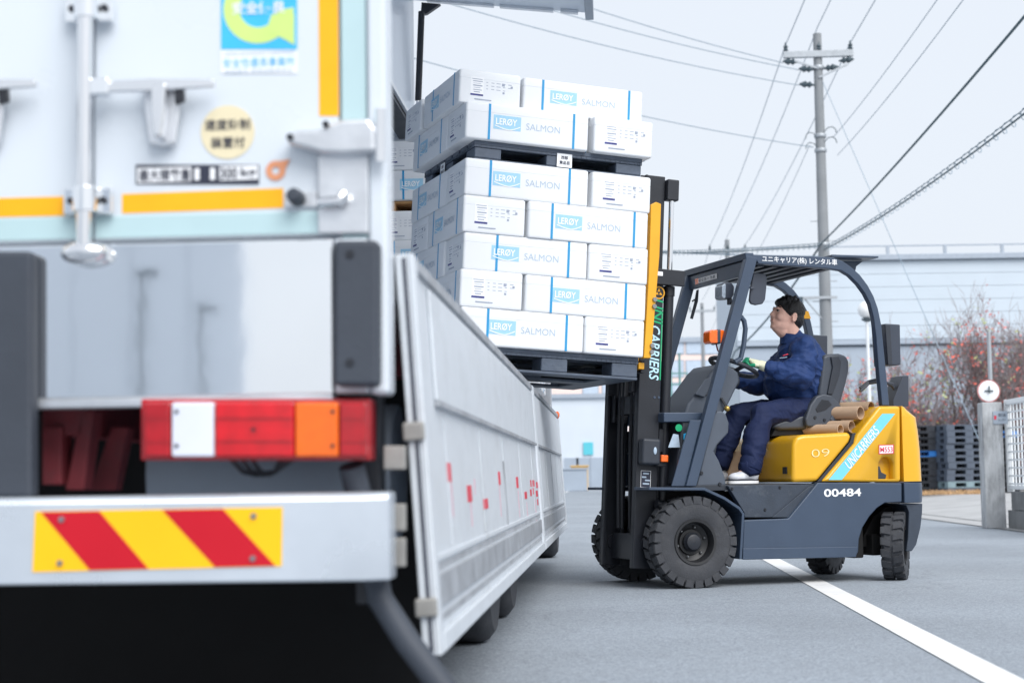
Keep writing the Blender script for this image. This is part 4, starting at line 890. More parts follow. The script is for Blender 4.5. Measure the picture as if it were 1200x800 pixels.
# ================================================================== PALLETS AND BOXES
LM = FM @ MM
def pallet_parts(root, w, h, m='pallet_plastic', gap=.0):
    # origin at the middle of the underside
    t = .024; sb = w*.155
    nsl = 7; sw_ = (w - (nsl-1)*.025)/nsl
    for k in range(nsl):
        y = -w/2 + sw_/2 + k*(sw_+.025); MB().bb(-w/2, w/2, y-sw_/2, y+sw_/2, h-t, h).build('deck_slat', m, root, bevel=.003)
    for s in (-1, 1):
        MB().bb(s*w/2-s*.03, s*w/2-s*.001, -w/2+.001, w/2-.001, h-t-.016, h-t-.0005).build('edge_rail', m, root, bevel=.002)
        MB().bb(-w/2+.031, w/2-.031, s*w/2-s*.03, s*w/2-s*.001, h-t-.016, h-t-.0005).build('edge_rail', m, root, bevel=.002)
    rb = MB()
    for s in (-1, 1):
        n_ = 34
        for k in range(n_):
            x = -w/2 + w*(k+.5)/n_; rb.bb(x-.003,x+.003,s*w/2,s*(w/2+.003),h-t-.0155,h-t-.002); rb.bb(s*w/2,s*(w/2+.003),x-.003,x+.003,h-t-.0155,h-t-.002)
    o = rb.build('edge_rib', m, root); o['kind'] = 'stuff'
    for i in (-1, 0, 1):
        for j in (-1, 0, 1):
            x, y = i*(w/2-sb/2-.004), j*(w/2-sb/2-.004); MB().bb(x-sb/2,x+sb/2,y-sb/2,y+sb/2,.016,h-t-.0165).build('block', m, root, bevel=.008)
    for j in (-1, 0, 1):
        y = j*(w/2-sb/2-.004); MB().bb(-w/2+.003, w/2-.003, y-sb/2, y+sb/2, 0, .0155).build('skid_board', m, root, bevel=.003)
    for i in (-1, 1):
        x = i*(w/2-sb/2-.004)
        for j in (-.5, .5): 
            yy = j*(w/2-sb/2-.004); hl_ = (w/2-sb/2-.004)/2-sb/2-.002; MB().bb(x-sb/2, x+sb/2, yy-hl_, yy+hl_, 0, .0155).build('skid_board', m, root, bevel=.003)
BL, BW, BH = .805, .40, .2275
def round_rect(l, w, r_, z, n=5):
    P = []
    for cx, cy, a0 in ((l/2-r_,w/2-r_,0),(-l/2+r_,w/2-r_,90),(-l/2+r_,-w/2+r_,180),(l/2-r_,-w/2+r_,270)):
        for k in range(n+1): a = R(a0+90*k/n); P.append(V(cx+r_*math.cos(a), cy+r_*math.sin(a), z))
    return P
def box_meshes():
    D = {}; rr = .016
    b = MB(); seq = [(.0,-.006),(.003,-.002),(.008,-.0005),(.02,0),(BH*.74,0),(BH*.743,-.0015),(BH*.75,-.0015),(BH*.753,0),(BH-.012,0),(BH-.005,-.002),(BH-.001,-.006)]
    b.loft([round_rect(BL+2*e, BW+2*e, rr, z) for z, e in seq]); D['body'] = b.mesh('box_body', 40)
    st = MB(); t = .0012; hw = .0075; lo, hi = .0025, BH-.0035
    pts = [(-BW/2-t,lo),(BW/2+t,lo),(BW/2+t,hi),(-BW/2-t,hi)]
    for (y0,z0),(y1,z1) in zip(pts, pts[1:]+pts[:1]):
        if y0 == y1: st.bb(-hw,hw,y0-.0006,y0+.0006,min(z0,z1),max(z0,z1))
        else: st.bb(-hw,hw,min(y0,y1)-.0006,max(y0,y1)+.0006,z0-.0006,z0+.0006)
    D['strap'] = st.mesh('strap')
    pb, pw, pg = MB(), MB(), MB(); eb, en_, ef = MB(), MB(), MB(); hn = MB()
    for s in (-1,):
        r_ = V(-s,0,0); n = r_.cross(Z3); y = s*BW/2; z = BH*.50     # side s
        def at(x, zz): return V(0,y,zz) + r_*x
        add_quad(pb, at(-.135,z+.003), r_, Z3, .178, .088, .001)
        add_text(pw, 'LERØY', at(-.14,z+.008), r_, Z3, .138, .043, .0025, .02)
        P = []
        for k in range(13):
            f = k/12; P.append((-.215+.165*f, -.022-.022*math.sin(math.pi*f*.78)+.045*max(0,f-.6)))
        for (x0,z0),(x1,z1) in zip(P, P[1:]): add_poly(pw, [at(x0,z+z0)+n*.0025, at(x1,z+z1)+n*.0025, at(x1,z+z1+.006)+n*.0025, at(x0,z+z0+.006)+n*.0025], n, .0006)
        add_text(pg, 'SALMON', at(.10,z-.005), r_, Z3, .222, .041, .0016, -.008)
        r_ = V(0,s,0); n = r_.cross(Z3); x = s*BL/2
        def ae(yy, zz): return V(x,0,zz) + r_*yy
        add_quad(eb, ae(-.085,BH*.52), r_, Z3, .082, .125, .0008)
        for k, (hh, ww) in enumerate(((.007,.066),(.009,.062),(.004,.05),(.012,.06),(.005,.045),(.008,.056),(.009,.04))): add_quad(ef, ae(-.085+.004*(k%2), BH*.52+.050-.0145*k), r_, Z3, ww, hh*.6, .0016)
        add_quad(en_, ae(-.085,BH*.52-.056), r_, Z3, .082, .012, .0016)
        for k in range(14):
            yy = -.02+.037*(k%5); zz = BH*.52+.035-.022*(k//5); add_quad(ef, ae(yy, zz), r_, Z3, .012+.018*((k*7)%5)/5, .0035, .001)
        for yy, zz, q in ((.085,.03,.018),(.14,.02,.014),(.088,-.025,.013)): add_quad(ef, ae(yy, BH*.52+zz), r_, Z3, q, q, .0016)
        hn.bb(x-.0015*s if s > 0 else x-.003, x+.003 if s > 0 else x+.0015, -.01, .1, .03, .036)
    D['brand_panel'] = pb.mesh('brand_panel'); D['brand_lettering'] = pw.mesh('brand_lettering'); D['product_lettering'] = pg.mesh('product_lettering')
    D['end_label'] = eb.mesh('end_label'); D['label_band'] = en_.mesh('label_band'); D['label_print'] = ef.mesh('label_print'); D['grip_notch'] = hn.mesh('grip_notch')
    for k, m in (('body','foam'),('strap','strap'),('brand_panel','print_blue'),('brand_lettering','print_white'),('product_lettering','print_grey'),('end_label','white_print'),('label_band','print_navy'),('label_print','print_faint'),('grip_notch','print_faint')): D[k].materials.append(M[m])
    return D
BD = box_meshes()
def foam_box(mw, label, group, rnd, sticker=True, flip=False):
    t = thing('foam_box', label, 'box', mw, group)
    for k in ('body','brand_panel','brand_lettering','product_lettering'): mesh_obj(k, BD[k], None, t)
    for k in ('grip_notch','label_print') + (('end_label','label_band') if sticker else ()):
        o_ = mesh_obj(k, BD[k], None, t)
        if flip: o_.rotation_euler.z = math.pi
        if k == 'label_print': o_['kind'] = 'stuff'
    for sx in ((-.255+rnd.uniform(-.02,.075)), (.255+rnd.uniform(-.01,.06))):
        s = mesh_obj('strap', BD['strap'], None, t); s.location.x = sx
    return t
NUM = ['bottom', 'second', 'third', 'fourth', 'fifth', 'sixth', 'seventh']
def layer(base, kind, h, L_, what, lab, group, rnd, jit=.008, zs=1.0):
    # base: matrix whose x runs along the load, origin at its middle; four boxes in a pinwheel
    c = L_/2; a, b = BL/2, BW/2
    if kind == 'A': spots = [(-c+a, -c+b, 0, 'L', 'away'), (c-b, -c+a, 90, 'L', 'mast'), (c-a, c-b, 180, 'R', 'mast'), (-c+b, c-a, -90, 'R', 'away')]
    else: spots = [(-c+b, -c+a, -90, 'L', 'away'), (c-a, -c+b, 0, 'L', 'mast'), (c-b, c-a, 90, 'R', 'mast'), (-c+a, c-b, 180, 'R', 'away')]
    for x, y, rz, sd_, ma in spots:
        mw = base @ Matrix.Translation((x+rnd.uniform(-jit,jit), y+rnd.uniform(-jit,jit), h)) @ Matrix.Rotation(R(rz+rnd.uniform(-.7,.7)), 4, 'Z') @ Matrix.Diagonal((1,1,zs,1))
        foam_box(mw, lab(what, sd_, ma), group, rnd, rnd.random() > .15, kind == 'B')
rnd = random.Random(11)
lc = MR - LW/2                                  # middle of the load along the forks
base = LM @ Matrix.Translation((lc, W1/2, 0))
p1 = thing('plastic_pallet', 'dark grey plastic pallet resting on the forklift forks', 'pallet', base @ Matrix.Translation((.03,0,HP)), 'grey plastic pallets in the load')
pallet_parts(p1, PW, PH-.002)
def labf(what, s, m): return 'white foam salmon box, %s, %s side %s' % (what, "driver's left" if s == 'L' else "driver's right", 'against mast' if m == 'mast' else 'away from mast')
h = HB
for k in range(5):
    layer(base, 'ABABA'[k], h, LW, NUM[k]+' layer above forks', labf, 'salmon boxes on the forklift', rnd); h += BH+.001
p2 = thing('plastic_pallet', 'dark grey plastic pallet between box layers with a small white card', 'pallet', base @ Matrix.Translation((.01,0,h)), 'grey plastic pallets in the load')
P2H = .122
pallet_parts(p2, PW, P2H)
for i, (o_, r_) in enumerate(((V(.03,-PW/2-.004,.055), X3), (V(-PW/2-.004,.1,.055), V(0,-1,0)))):
    cd_ = MB(); add_quad(cd_, o_, r_, Z3, .10, .085, .003); c1 = cd_.build('pallet_card', 'white_print', p2)
    tx = MB(); add_text(tx, '西部', o_+V(0,0,.018), r_, Z3, .045, .022, .0045, .02); add_text(tx, '東品目', o_-V(0,0,.014), r_, Z3, .068, .024, .0045, .02); tx.build('card_lettering', 'dark_print', c1, smooth=None)
h += P2H+.002
base_t = [base, base @ Matrix.Translation((-.05, .07, 0))]
for k in range(2):
    layer(base_t[k], 'AB'[k], h, LW+.01, ['lower','topmost'][k]+' layer above carded pallet', labf, 'salmon boxes on the forklift', rnd, .012, zs=(1.0, .93)[k]); h += BH-.002
# stack already inside the truck
def labt(what, s, m): return 'white foam salmon box inside truck, %s, %s' % (what, {('L','away'):'door side near tail',('L','mast'):'open side near tail',('R','mast'):'open side near cab',('R','away'):'door side near cab'}[(s, m)])
tb = TM @ Matrix.Translation((-.66, 9.35, 0))
pt = thing('plastic_pallet', 'grey plastic pallet on the truck floor under the loaded salmon boxes', 'pallet', tb @ Matrix.Translation((0,0,zf-.008)), 'pallets inside the truck'); pallet_parts(pt, PW, .14)
h = zf+.134
for k in range(6): layer(tb, 'AB'[k%2], h, LW, NUM[k]+' layer on truck floor pallet', labt, 'salmon boxes inside the truck', rnd); h += BH+.001
wp = thing('wooden_pallet', 'pale wooden pallet between salmon boxes inside the truck', 'pallet', tb @ Matrix.Translation((0,0,h)))
for k in range(7):
    MB().bb(-.56,.56,-.56+.163*k,-.56+.163*k+.13,.065,.082).build('deck_board', 'wood', wp, bevel=.002)
for k in range(3): MB().bb(-.56+.515*k,-.56+.515*k+.09,-.56,.56,.0,.0645).build('stringer', 'wood', wp, bevel=.002)
h += .084
for k in range(2): layer(tb, 'AB'[k], h, LW, ['lower','topmost'][k]+' layer on wooden pallet', labt, 'salmon boxes inside the truck', rnd); h += BH+.001
# ================================================================== DRIVER
S = FP(950, 490, .52)
pm = FM @ Matrix.Translation((S.x, .52, S.z)); OFF = V(S.x, .52, S.z)
def P(x, y, w): return FP(x, y, w) - OFF
body = MB()
hc = P(921.5, 370.5, .52)                                   # head centre
hr = Matrix.Rotation(R(17), 3, 'Y')                          # face (-x) tipped upwards
def H(x, y, z): return hc + hr @ (V(x, y, z)*1.06)
# skull, face, jaw
body.ell(H(.012,0,.028), (.094,.076,.088)); body.ell(H(-.03,0,-.02), (.066,.064,.092)); body.ell(H(-.046,0,-.072), (.048,.052,.042)); body.ell(H(-.064,0,-.055), (.030,.040,.038))
body.cap(H(-.02,0,-.066), .06, H(.035,0,-.05), .06)
body.ell(H(-.073,0,-.094), (.020,.030,.018)); body.cap(H(-.045,0,-.092), .036, H(.0,0,-.10), .05)                # chin
body.cap(H(-.088,0,.014), .010, H(-.104,0,-.022), .0135); body.ell(H(-.092,.013,-.027), (.011,.009,.009)); body.ell(H(-.092,-.013,-.027), (.011,.009,.009))   # nose
body.cap(H(-.086,-.03,.026), .010, H(-.086,.03,.026), .010)   # brow
body.cap(H(-.090,-.016,-.052), .0075, H(-.090,.016,-.052), .0075); body.cap(H(-.088,-.014,-.064), .008, H(-.088,.014,-.064), .008)   # lips
for s in (-1, 1):
    body.ell(H(-.058,s*.042,-.026), (.032,.024,.034))            # cheek
    for k in range(9):                                        # ear
        a = R(-60+40*k); body.ell(H(.022+.014*math.cos(a), s*.077, -.008+.026*math.sin(a)), (.007,.006,.008), n=10, m=6)
    body.ell(H(.022,s*.072,-.008), (.012,.005,.022))
nb = P(929, 400, .52)
body.cap(H(.026,0,-.05), .064, nb, .07)
# trunk and limbs under the clothes
pel = P(950, 474, .52); ch = P(937, 420, .52)
body.cap(pel, .13, ch, .12); body.cap(P(938,408,.36), .06, P(938,408,.68), .06); body.cap(ch, .1, nb, .06)
shN, elN, wrN = P(944,409,.335), P(940,444,.285), P(900,430.5,.37)
shF, elF, wrF = P(936,409,.705), P(889,450,.77), P(846,441,.76)
for a, b, c in ((shN, elN, wrN), (shF, elF, wrF)): body.cap(a, .05, b, .042); body.cap(b, .04, c, .028)
hpN, knN, anN = P(950,480,.42), P(893,486,.34), P(879,547,.27)
hpF, knF, anF = P(948,478,.61), P(864,487,.63), P(843,543,.62)
for a, b, c in ((hpN, knN, anN), (hpF, knF, anF)): body.cap(a, .075, b, .055); body.cap(b, .052, c, .035)
for c, w_ in ((anN, .27), (anF, .62)): body.cap(c, .03, c+V(-.08,0,-.05), .02)
hN = P(884, 425, .42); hF = P(830, 439, .78)
body.cap(wrN, .026, hN, .026); body.cap(wrF, .026, hF, .026)
person = remesh(body, 'person', 'skin', None, .0055, 3)
person.matrix_world = pm
tag(person, 'driver in navy work jacket and trousers steering the forklift while looking up at the load', 'person')
# jacket
j = MB()
j.ell(P(944,462,.52), (.19,.185,.12)); j.ell(P(936,440,.52), (.185,.195,.17)); j.ell(P(936,418,.52), (.155,.19,.16))
j.ell(P(915,450,.52), (.11,.14,.13))
j.cap(P(940,411,.36), .092, P(940,411,.68), .092); j.cap(P(947,425,.44), .13, P(951,455,.44), .12); j.cap(P(947,425,.6), .13, P(951,455,.6), .12)
j.cap(P(934,405,.52), .105, P(929,398,.52), .078)
j.cap(shN, .088, elN, .078); j.cap(elN, .076, wrN+ (elN-wrN)*.10, .054); j.cap((shN+elN)/2, .088, (elN+wrN)/2, .062)
j.cap(shF, .088, elF, .075); j.cap(elF, .075, wrF + (elF-wrF)*.12, .052)
jk = remesh(j, 'jacket', 'jacket', person, .006, 5, .023, .10)
c_ = MB(); rings = []
for h_, r_ in ((-.035,.098),(.0,.088),(.024,.082),(.04,.081),(.04,.074),(.01,.076)):
    ctr = nb + V(.004-.25*h_, 0, h_); rings.append([ctr + V(r_*math.cos(t)*1.05 , r_*math.sin(t)*.98, -.30*r_*-math.cos(t)*-.6) for t in [2*math.pi*k/28 for k in range(28)]])
c_.loft(rings, cap=False).build('collar', 'jacket', jk, smooth=60)
cf = MB(); d = (wrN-elN).normalized(); cf.tube([wrN - d*.045, wrN - d*.005], [.056,.05], 18); cf.build('cuff', 'jacket', jk, smooth=60)
bg_ = P(917, 417.5, .345); 
ed = MB(); ed.cap(P(918,416.5,.352), .0035, P(923,415,.338), .0045, 8); ed.build('chest_emblem', 'red_print', jk)
ed = MB(); ed.cap(P(914,419.5,.362), .003, P(922,418.5,.34), .003, 8); ed.build('chest_lettering', 'print_grey', jk)
# trousers
t_ = MB()
t_.ell(P(950,481,.52), (.165,.175,.11))
t_.cap(hpN, .105, knN, .083); t_.cap(knN, .08, anN, .072); t_.cap(hpF, .105, knF, .08); t_.cap(knF, .078, anF, .068)
t_.cap(P(886,505,.32), .076, P(881,530,.29), .073)
tr2 = remesh(t_, 'trousers', 'trousers', person, .006, 5, .019, .115)
for an, kn, r_ in ((anN, knN, .077), (anF, knF, .072)):
    d = (an-kn).normalized(); q = MB(); q.tube([an-d*.05, an+d*.018, an+d*.026], [r_, r_, r_-.006], 24); q.build('trouser_cuff', 'trousers', tr2, smooth=60)
z_ = MB(); z_.tube([P(927,473,.318), P(931,478,.312), P(934,482,.313)], .0045, 6); z_.build('pocket_zip', 'print_grey', tr2)
# shoes
for ax_, w_, px in ((anN, .27, 0), (anF, .62, 1)):
    fl = V(0,0,.648 - OFF.z); sh = MB()
    x0 = ax_.x+.055; x1 = x0-.215; base_ = V(0, w_-.52, fl.z)
    sh.ell(base_+V(x0-.05,0,.058), (.055,.042,.05)); sh.ell(base_+V(x1+.065,0,.044), (.066,.046,.034)); sh.cap(base_+V(x0-.05,0,.07), .042, base_+V(x1+.075,0,.045), .036)
    so = remesh(sh, 'shoe', 'shoe_white', person, .005, 4)
    sl_ = MB(); prof = []
    for k in range(24):
        a = 2*math.pi*k/24; xx = (x0+x1)/2 + (x0-x1)/2*1.03*math.cos(a); yy = .05*math.sin(a)*(1.0 if math.cos(a) < 0 else .86); prof.append(base_ + V(xx, yy, 0))
    sl_.loft([[p+V(0,0,.002) for p in prof], [p+V(0,0,.022) for p in prof]]).build('sole', 'white_print', so, bevel=.004)
    ml = MB(); ml.loft([[p+V(0,0,.0225) for p in prof], [p*1.0+V(0,0,.036) for p in prof]]).build('midsole', 'shoe_dark', so, bevel=.004)
# hair
hm = MB()
hm.ell(H(.022,0,.045), (.104,.088,.088)); hm.ell(H(.058,0,.0), (.066,.080,.080)); hm.ell(H(.072,0,-.03), (.036,.058,.05)); hm.ell(H(-.03,0,.092), (.06,.06,.03)); hm.ell(H(-.065,0,.072), (.032,.055,.03))
for s in (-1, 1): hm.ell(H(-.006,s*.068,.035), (.03,.014,.03))
rh = random.Random(5)
for k in range(60):
    a = rh.uniform(-1.2, 1.2); b = rh.uniform(-.9, 1.5); p0 = H(.02-.09*math.cos(a)*math.sin(b+.6)*.9, .075*math.sin(a), .05+.075*math.cos(b*.9)); 
    hm.cap(p0, .011, p0 + V(rh.uniform(-.022,.004), rh.uniform(-.012,.012), rh.uniform(-.012,.016)), .004, 6)
remesh(hm, 'hair', 'hair', person, .0045, 2, .003, .02)
mat('eye_white', (.42,.38,.36), .3); mat('lip', lin(176,112,104), .5)
for s in (-1, 1):
    ew = MB(); ew.ell(H(-.0795,s*.032,.006), (.009,.012,.0052)); e_ = ew.build('eye', 'eye_white', person, smooth=60)
    iw = MB(); iw.ell(H(-.0855,s*.033,.0075), (.005,.007,.0055), n=12, m=8); iw.build('iris', 'hair', e_, smooth=60)
    eb_ = MB(); eb_.tube([H(-.089,s*.014,.032), H(-.087,s*.03,.037), H(-.074,s*.047,.032)], [.003,.0045,.003], 8); eb_.build('eyebrow', 'hair', person, smooth=60)
    lid = MB(); lid.tube([H(-.088,s*.02,.012), H(-.0875,s*.03,.0145), H(-.078,s*.043,.011)], [.0022,.003,.002], 8); lid.build('eyelid', 'hair', person, smooth=60)
lp_ = MB(); lp_.cap(H(-.0955,-.014,-.058), .0042, H(-.0955,.014,-.058), .0042, 8); lp_.build('mouth', 'lip', person, smooth=60)
# gloves: near hand closes on the steering wheel rim
def glove(wr, hd, grip, gn, spread, par, flip=1):
    # wr wrist, hd knuckle centre, grip: point on the rim, gn: rim direction
    fwd = (hd-wr).normalized(); side_ = gn.normalized(); upv = side_.cross(fwd); upv = upv if upv.z > 0 else -upv
    a = MB(); b = MB()
    a.cap(wr-fwd*.02, .036, wr+fwd*.025, .033); a.ell((wr*.42+hd*.58), (.05,.042,.026), Matrix((fwd, side_, upv)).transposed())
    a.cap(wr+fwd*.02+side_*.014, .026, hd+side_*.024, .02); a.cap(wr+fwd*.02-side_*.014, .026, hd-side_*.024, .02)
    lens_ = (.030, .036, .035, .028)
    for k, L_ in enumerate(lens_):
        o_ = side_*(.031-.0207*k); k0 = hd + o_ + upv*.004; k1 = k0 + fwd*L_ + upv*.002; k2 = k1 + fwd*.012 - upv*L_*.85; k3 = k2 - fwd*.020 - upv*.008
        a.cap(k0, .0125, k1, .0112, 10); b.cap(k1, .0118, k2, .0108, 10); b.cap(k2, .0108, k3, .0098, 10)
    # thumb leaves the side of the palm
    t0 = wr*.55 + hd*.45 + side_*.03*flip - upv*.004; t1 = t0 + fwd*.034 + side_*.016*flip - upv*.016; t2 = t1 + fwd*.026 - upv*.016 - side_*.006*flip
    a.cap(t0, .0165, t1, .0135, 10); b.cap(t1, .0138, t2, .011, 10)
    b.ell((wr*.4+hd*.6)-upv*.014, (.048,.038,.018), Matrix((fwd, side_, upv)).transposed())
    g_ = remesh(a, 'glove', 'glove', par, .0035, 3); remesh(b, 'glove_coating', 'glove_green', g_, .0035, 2)
glove(wrN + (hN-wrN)*.25, P(880.5, 423.5, .42), P(874,428,.42), V(.25,1,.05), 1, person, -1)
glove(wrF, hF, P(826,436,.76), V(.1,1,0), 1, person, 1)

cb = thing('cardboard_box', 'brown cardboard box on the forklift floor behind the driver legs', 'box', FM @ Matrix.Translation((FP(852,548,.66).x, .72, .650)))
MB().bb(-.10,.10,-.1,.1,0,.22).build('carton', 'cardboard', cb, bevel=.004); MB().bb(-.1,.1,-.02,.02,.2202,.2212).build('tape', 'wood', cb)
# ================================================================== STREET AND BACKGROUND
def wire(name, pts, r_, m, label, cat='cable', sag=0.0, group=None):
    pts = [Vector(p) for p in pts]; Q = []
    for a, b in zip(pts, pts[1:]):
        for k in range(16): f = k/16; Q.append(a*(1-f)+b*f - V(0,0,sag*4*f*(1-f)))
    Q.append(pts[-1]); o = MB().tube(Q, r_, 5).build(name, m, smooth=60); return tag(o, label, cat, group)
# utility poles along the right road edge
PZ = (45.0, 83.0, 121.0)
def pole(Y, px_top, py_top, label, detail=True):
    p = at_depth(px_top, py_top, Y); t = thing('utility_pole', label, 'utility pole', Matrix.Translation((p.x, p.y, 0)) @ ROADM, 'utility poles along the road'); h = p.z
    MB().tube([V(0,0,0), V(0,0,h)], [.19, .115], 18).build('shaft', 'pole_concrete', t)
    MB().bb(-.95,.95,-.17,-.03,h-.68,h-.50).build('crossarm', 'pole_steel', t, bevel=.01)
    for x in (-.88, .02, .88):
        b = MB(); b.lathe([(.03,0),(.075,.04),(.04,.09),(.07,.13),(.03,.19),(.02,.26)], (x,-.1,h-.50 if x else h), Z3, 12, True); b.build('insulator', 'insulator', t)
    if detail:
        MB().bar(V(0,-.13,h-1.25), V(.8,-.13,h-.9), .05, .05).build('brace', 'pole_steel', t); MB().bar(V(0,-.13,h-1.0), V(-.7,-.13,h-.75), .05, .05).build('brace', 'pole_steel', t)
        for x, z, dx in ((-.12,h-1.02,-.28),(-.12,h-1.45,-.32),(-.55,h-.80,-.2),(.12,h-1.0,.22),(.55,h-.80,.12)): MB().lathe([(.02,0),(.04,.08),(.10,.14),(.05,.2),(.10,.26),(.02,.42)], (x,-.1,z), (1 if dx > 0 else -1,0,.1), 10, True).build('strain_insulator', 'insulator', t)
        for z in (h-1.0, h-2.9, h-3.3, h-5.9): MB().lathe([(.16,0),(.17,.02),(.17,.08),(.16,.10)], (0,0,z), Z3, 16, True).build('pole_band', 'pole_steel', t)
        for k in range(9):
            z = 3.2+k*.55; s = 1 if k % 2 else -1; MB().tube([V(s*.1,0,z), V(s*.34,0,z)], .012, 6).build('step_bolt', 'pole_steel', t)
        for k in range(4): 
            z = h-2.75-.14*k; s = (-1)**k; MB().tube([V(s*.1,-.1,z), V(s*.2,-.13,z+.1), V(s*.32,-.15,z+.12), V(s*.40,-.17,z+.04), V(s*.42,-.18,z-.06)], .013, 6).build('jumper_wire', 'insulator', t)
        MB().bb(-.62,.3,-.2,-.14,h-7.35,h-7.28).build('cable_arm', 'pole_steel', t); MB().box((-.72,-.2,h-7.5), (.18,.2,.42)).build('junction_box', 'insulator', t, bevel=.02)
        MB().tube([V(-.6,-.17,h-7.3), V(-.1,-.1,h-7.9)], .02, 6).build('arm_stay', 'pole_steel', t)
    return p
P1 = pole(45, 957.5, 40, 'tall grey concrete utility pole with crossarm, nearest one to the forklift')
P2 = pole(83, 852, 281, 'utility pole with crossarm showing small above the forklift guard', False)
P3_ = pole(121, 822.5, 355, 'thin utility pole seen far off between mast and driver', False)
P0_ = P1 - (P2-P1)*1.0; P0_.z = P1.z
mat('dummy', (.5,.5,.5))
gw = 'power lines along the road'
for k, (dx, dz, lb) in enumerate(((-.88,-.3,'upper power line from the crossarm end over the road side'),(.02,.2,'upper power line from the pole top insulator'),(.88,-.3,'upper power line from the crossarm end over the yard side'))):
    o = RR*dx + V(0,0,dz); wire('power_line', [P0_+o+V(0,0,.4), P1+o, P2+o, P3_+o], .013, 'wire_grey', lb, 'power line', .35, gw)
for k, (dx, dz, lb) in enumerate(((.35,-2.9,'thin low voltage line below the crossarm on yard side, upper'),(.45,-3.4,'thin low voltage line below the crossarm on yard side, lower'),(-.3,-3.1,'thin low voltage line leaving the pole towards the far poles'))):
    o = RR*dx + V(0,0,dz)
    wire('power_line', [P0_+o, P1+o] if k < 2 else [P1+o, P2+o, P3_+o], .009, 'wire_grey', lb, 'power line', .5, gw)
PL = RW(-6.2, 33, 0)
for k, (dx, dz, lx, lz, lb) in enumerate(((-.95,-.78,0,12.6,'power line crossing the road from the crossarm, topmost'),(-.52,-.99,0,12.0,'power line crossing the road from the crossarm, middle'),(-.52,-1.42,0,11.4,'power line crossing the road from the crossarm, lowest'),(-.2,-3.15,0,10.0,'power line crossing the road behind the salmon boxes'))):
    wire('power_line', [P1+RR*dx+V(0,0,dz), PL+V(lx,0,lz)], .012, 'wire_grey', lb, 'power line', .25, 'power lines crossing the road')
# communication cables
zc = P1.z - 5.85
a1 = P1 + V(-.1,-.2,-P1.z+zc); far = at_depth(861, 412, 62); far2 = P3_ + V(0,0,5.5-P3_.z)
nb_ = V(P0_.x, P0_.y, zc+.35)
wire('communication_cable', [nb_, a1], .022, 'wire_dark', 'thick dark communication cable climbing away from the pole above the yard', 'cable', .25)
wire('communication_cable', [a1, far, far2], .03, 'wire_dark', 'dark communication cable dropping from the pole behind the driver', 'cable', .25)
def spiral(a, b, n, r_, label):
    a, b = Vector(a), Vector(b); pts = []; t = (b-a).normalized(); s_ = t.cross(Z3).normalized(); u_ = s_.cross(t)
    th = thing('wrapped_cable', label, 'cable', Matrix.Translation(a)); mb = MB(); pts = []
    for k in range(n*8+1):
        f = k/(n*8); q = (b-a)*f - V(0,0,.5*4*f*(1-f)); an = 2*math.pi*k/8; pts.append(q + s_*math.cos(an)*r_ + u_*math.sin(an)*r_)
    mb.tube(pts, .008, 4); mb.build('wrap_wire', 'wire_grey', th, smooth=60)
    q = [(b-a)*(k/20) - V(0,0,.5*4*(k/20)*(1-k/20)) for k in range(21)]; MB().tube(q, .017, 6).build('core_cable', 'wire_dark', th, smooth=60)
    MB().tube([p+u_*r_ for p in q], .008, 5).build('messenger_wire', 'wire_dark', th, smooth=60)
nb2 = P0_.copy(); nb2.z = zc-.3; nb2 += RR*1.3
spiral(a1+V(.1,.05,-.15), nb2, 70, .075, 'spiral wrapped grey cable climbing from the pole over the yard')
e1 = a1 + (at_depth(700, 277, 56)-a1)*2.2; e2 = e1 - V(0,0,.15)
spiral(a1+V(-.05,.05,-.05), e1, 110, .07, 'spiral wrapped cable crossing behind the mast towards the load')
wire('communication_cable', [a1+V(-.05,.1,-.35), e2], .022, 'wire_grey', 'thin cable just under the spiral cable behind the mast', 'cable', .15)
wire('guy_wire', [P1+V(.1,0,-1.3), on_ground(1078, 585, .2)+V(2.5,3,0)], .010, 'wire_grey', 'thin guy wire slanting from the pole down to the trees', 'wire', 0)
for q_, h_, lb in ((PL, 13.0, 'utility pole across the road holding the crossing power lines'), (e1, e1.z+1.5, 'shorter pole across the road holding the spiral cable')):
    t = thing('utility_pole', lb, 'utility pole', Matrix.Translation((q_.x, q_.y+.12, 0)) @ ROADM, 'utility poles along the road')
    MB().tube([V(0,0,0), V(0,0,h_)], [.19, .115], 16).build('shaft', 'pole_concrete', t); MB().bb(-.6,.6,-.16,-.04,h_-.5,h_-.35).build('crossarm', 'pole_steel', t, bevel=.01)
# far buildings
def win(mb_parent, x, z, w, h, y, m='window_blue'): 
    f = MB().bb(x-w/2-.1,x+w/2+.1,y-.05,y-.001,z-h/2-.1,z+h/2+.1).build('window', 'roof_trim', mb_parent); MB().bb(x-w/2,x+w/2,y-.08,y-.051,z-h/2,z+h/2).build('pane', m, f)
def local(Y, yaw=0): return Matrix.Translation((0, Y, 0)) @ Matrix.Rotation(yaw, 4, 'Z')
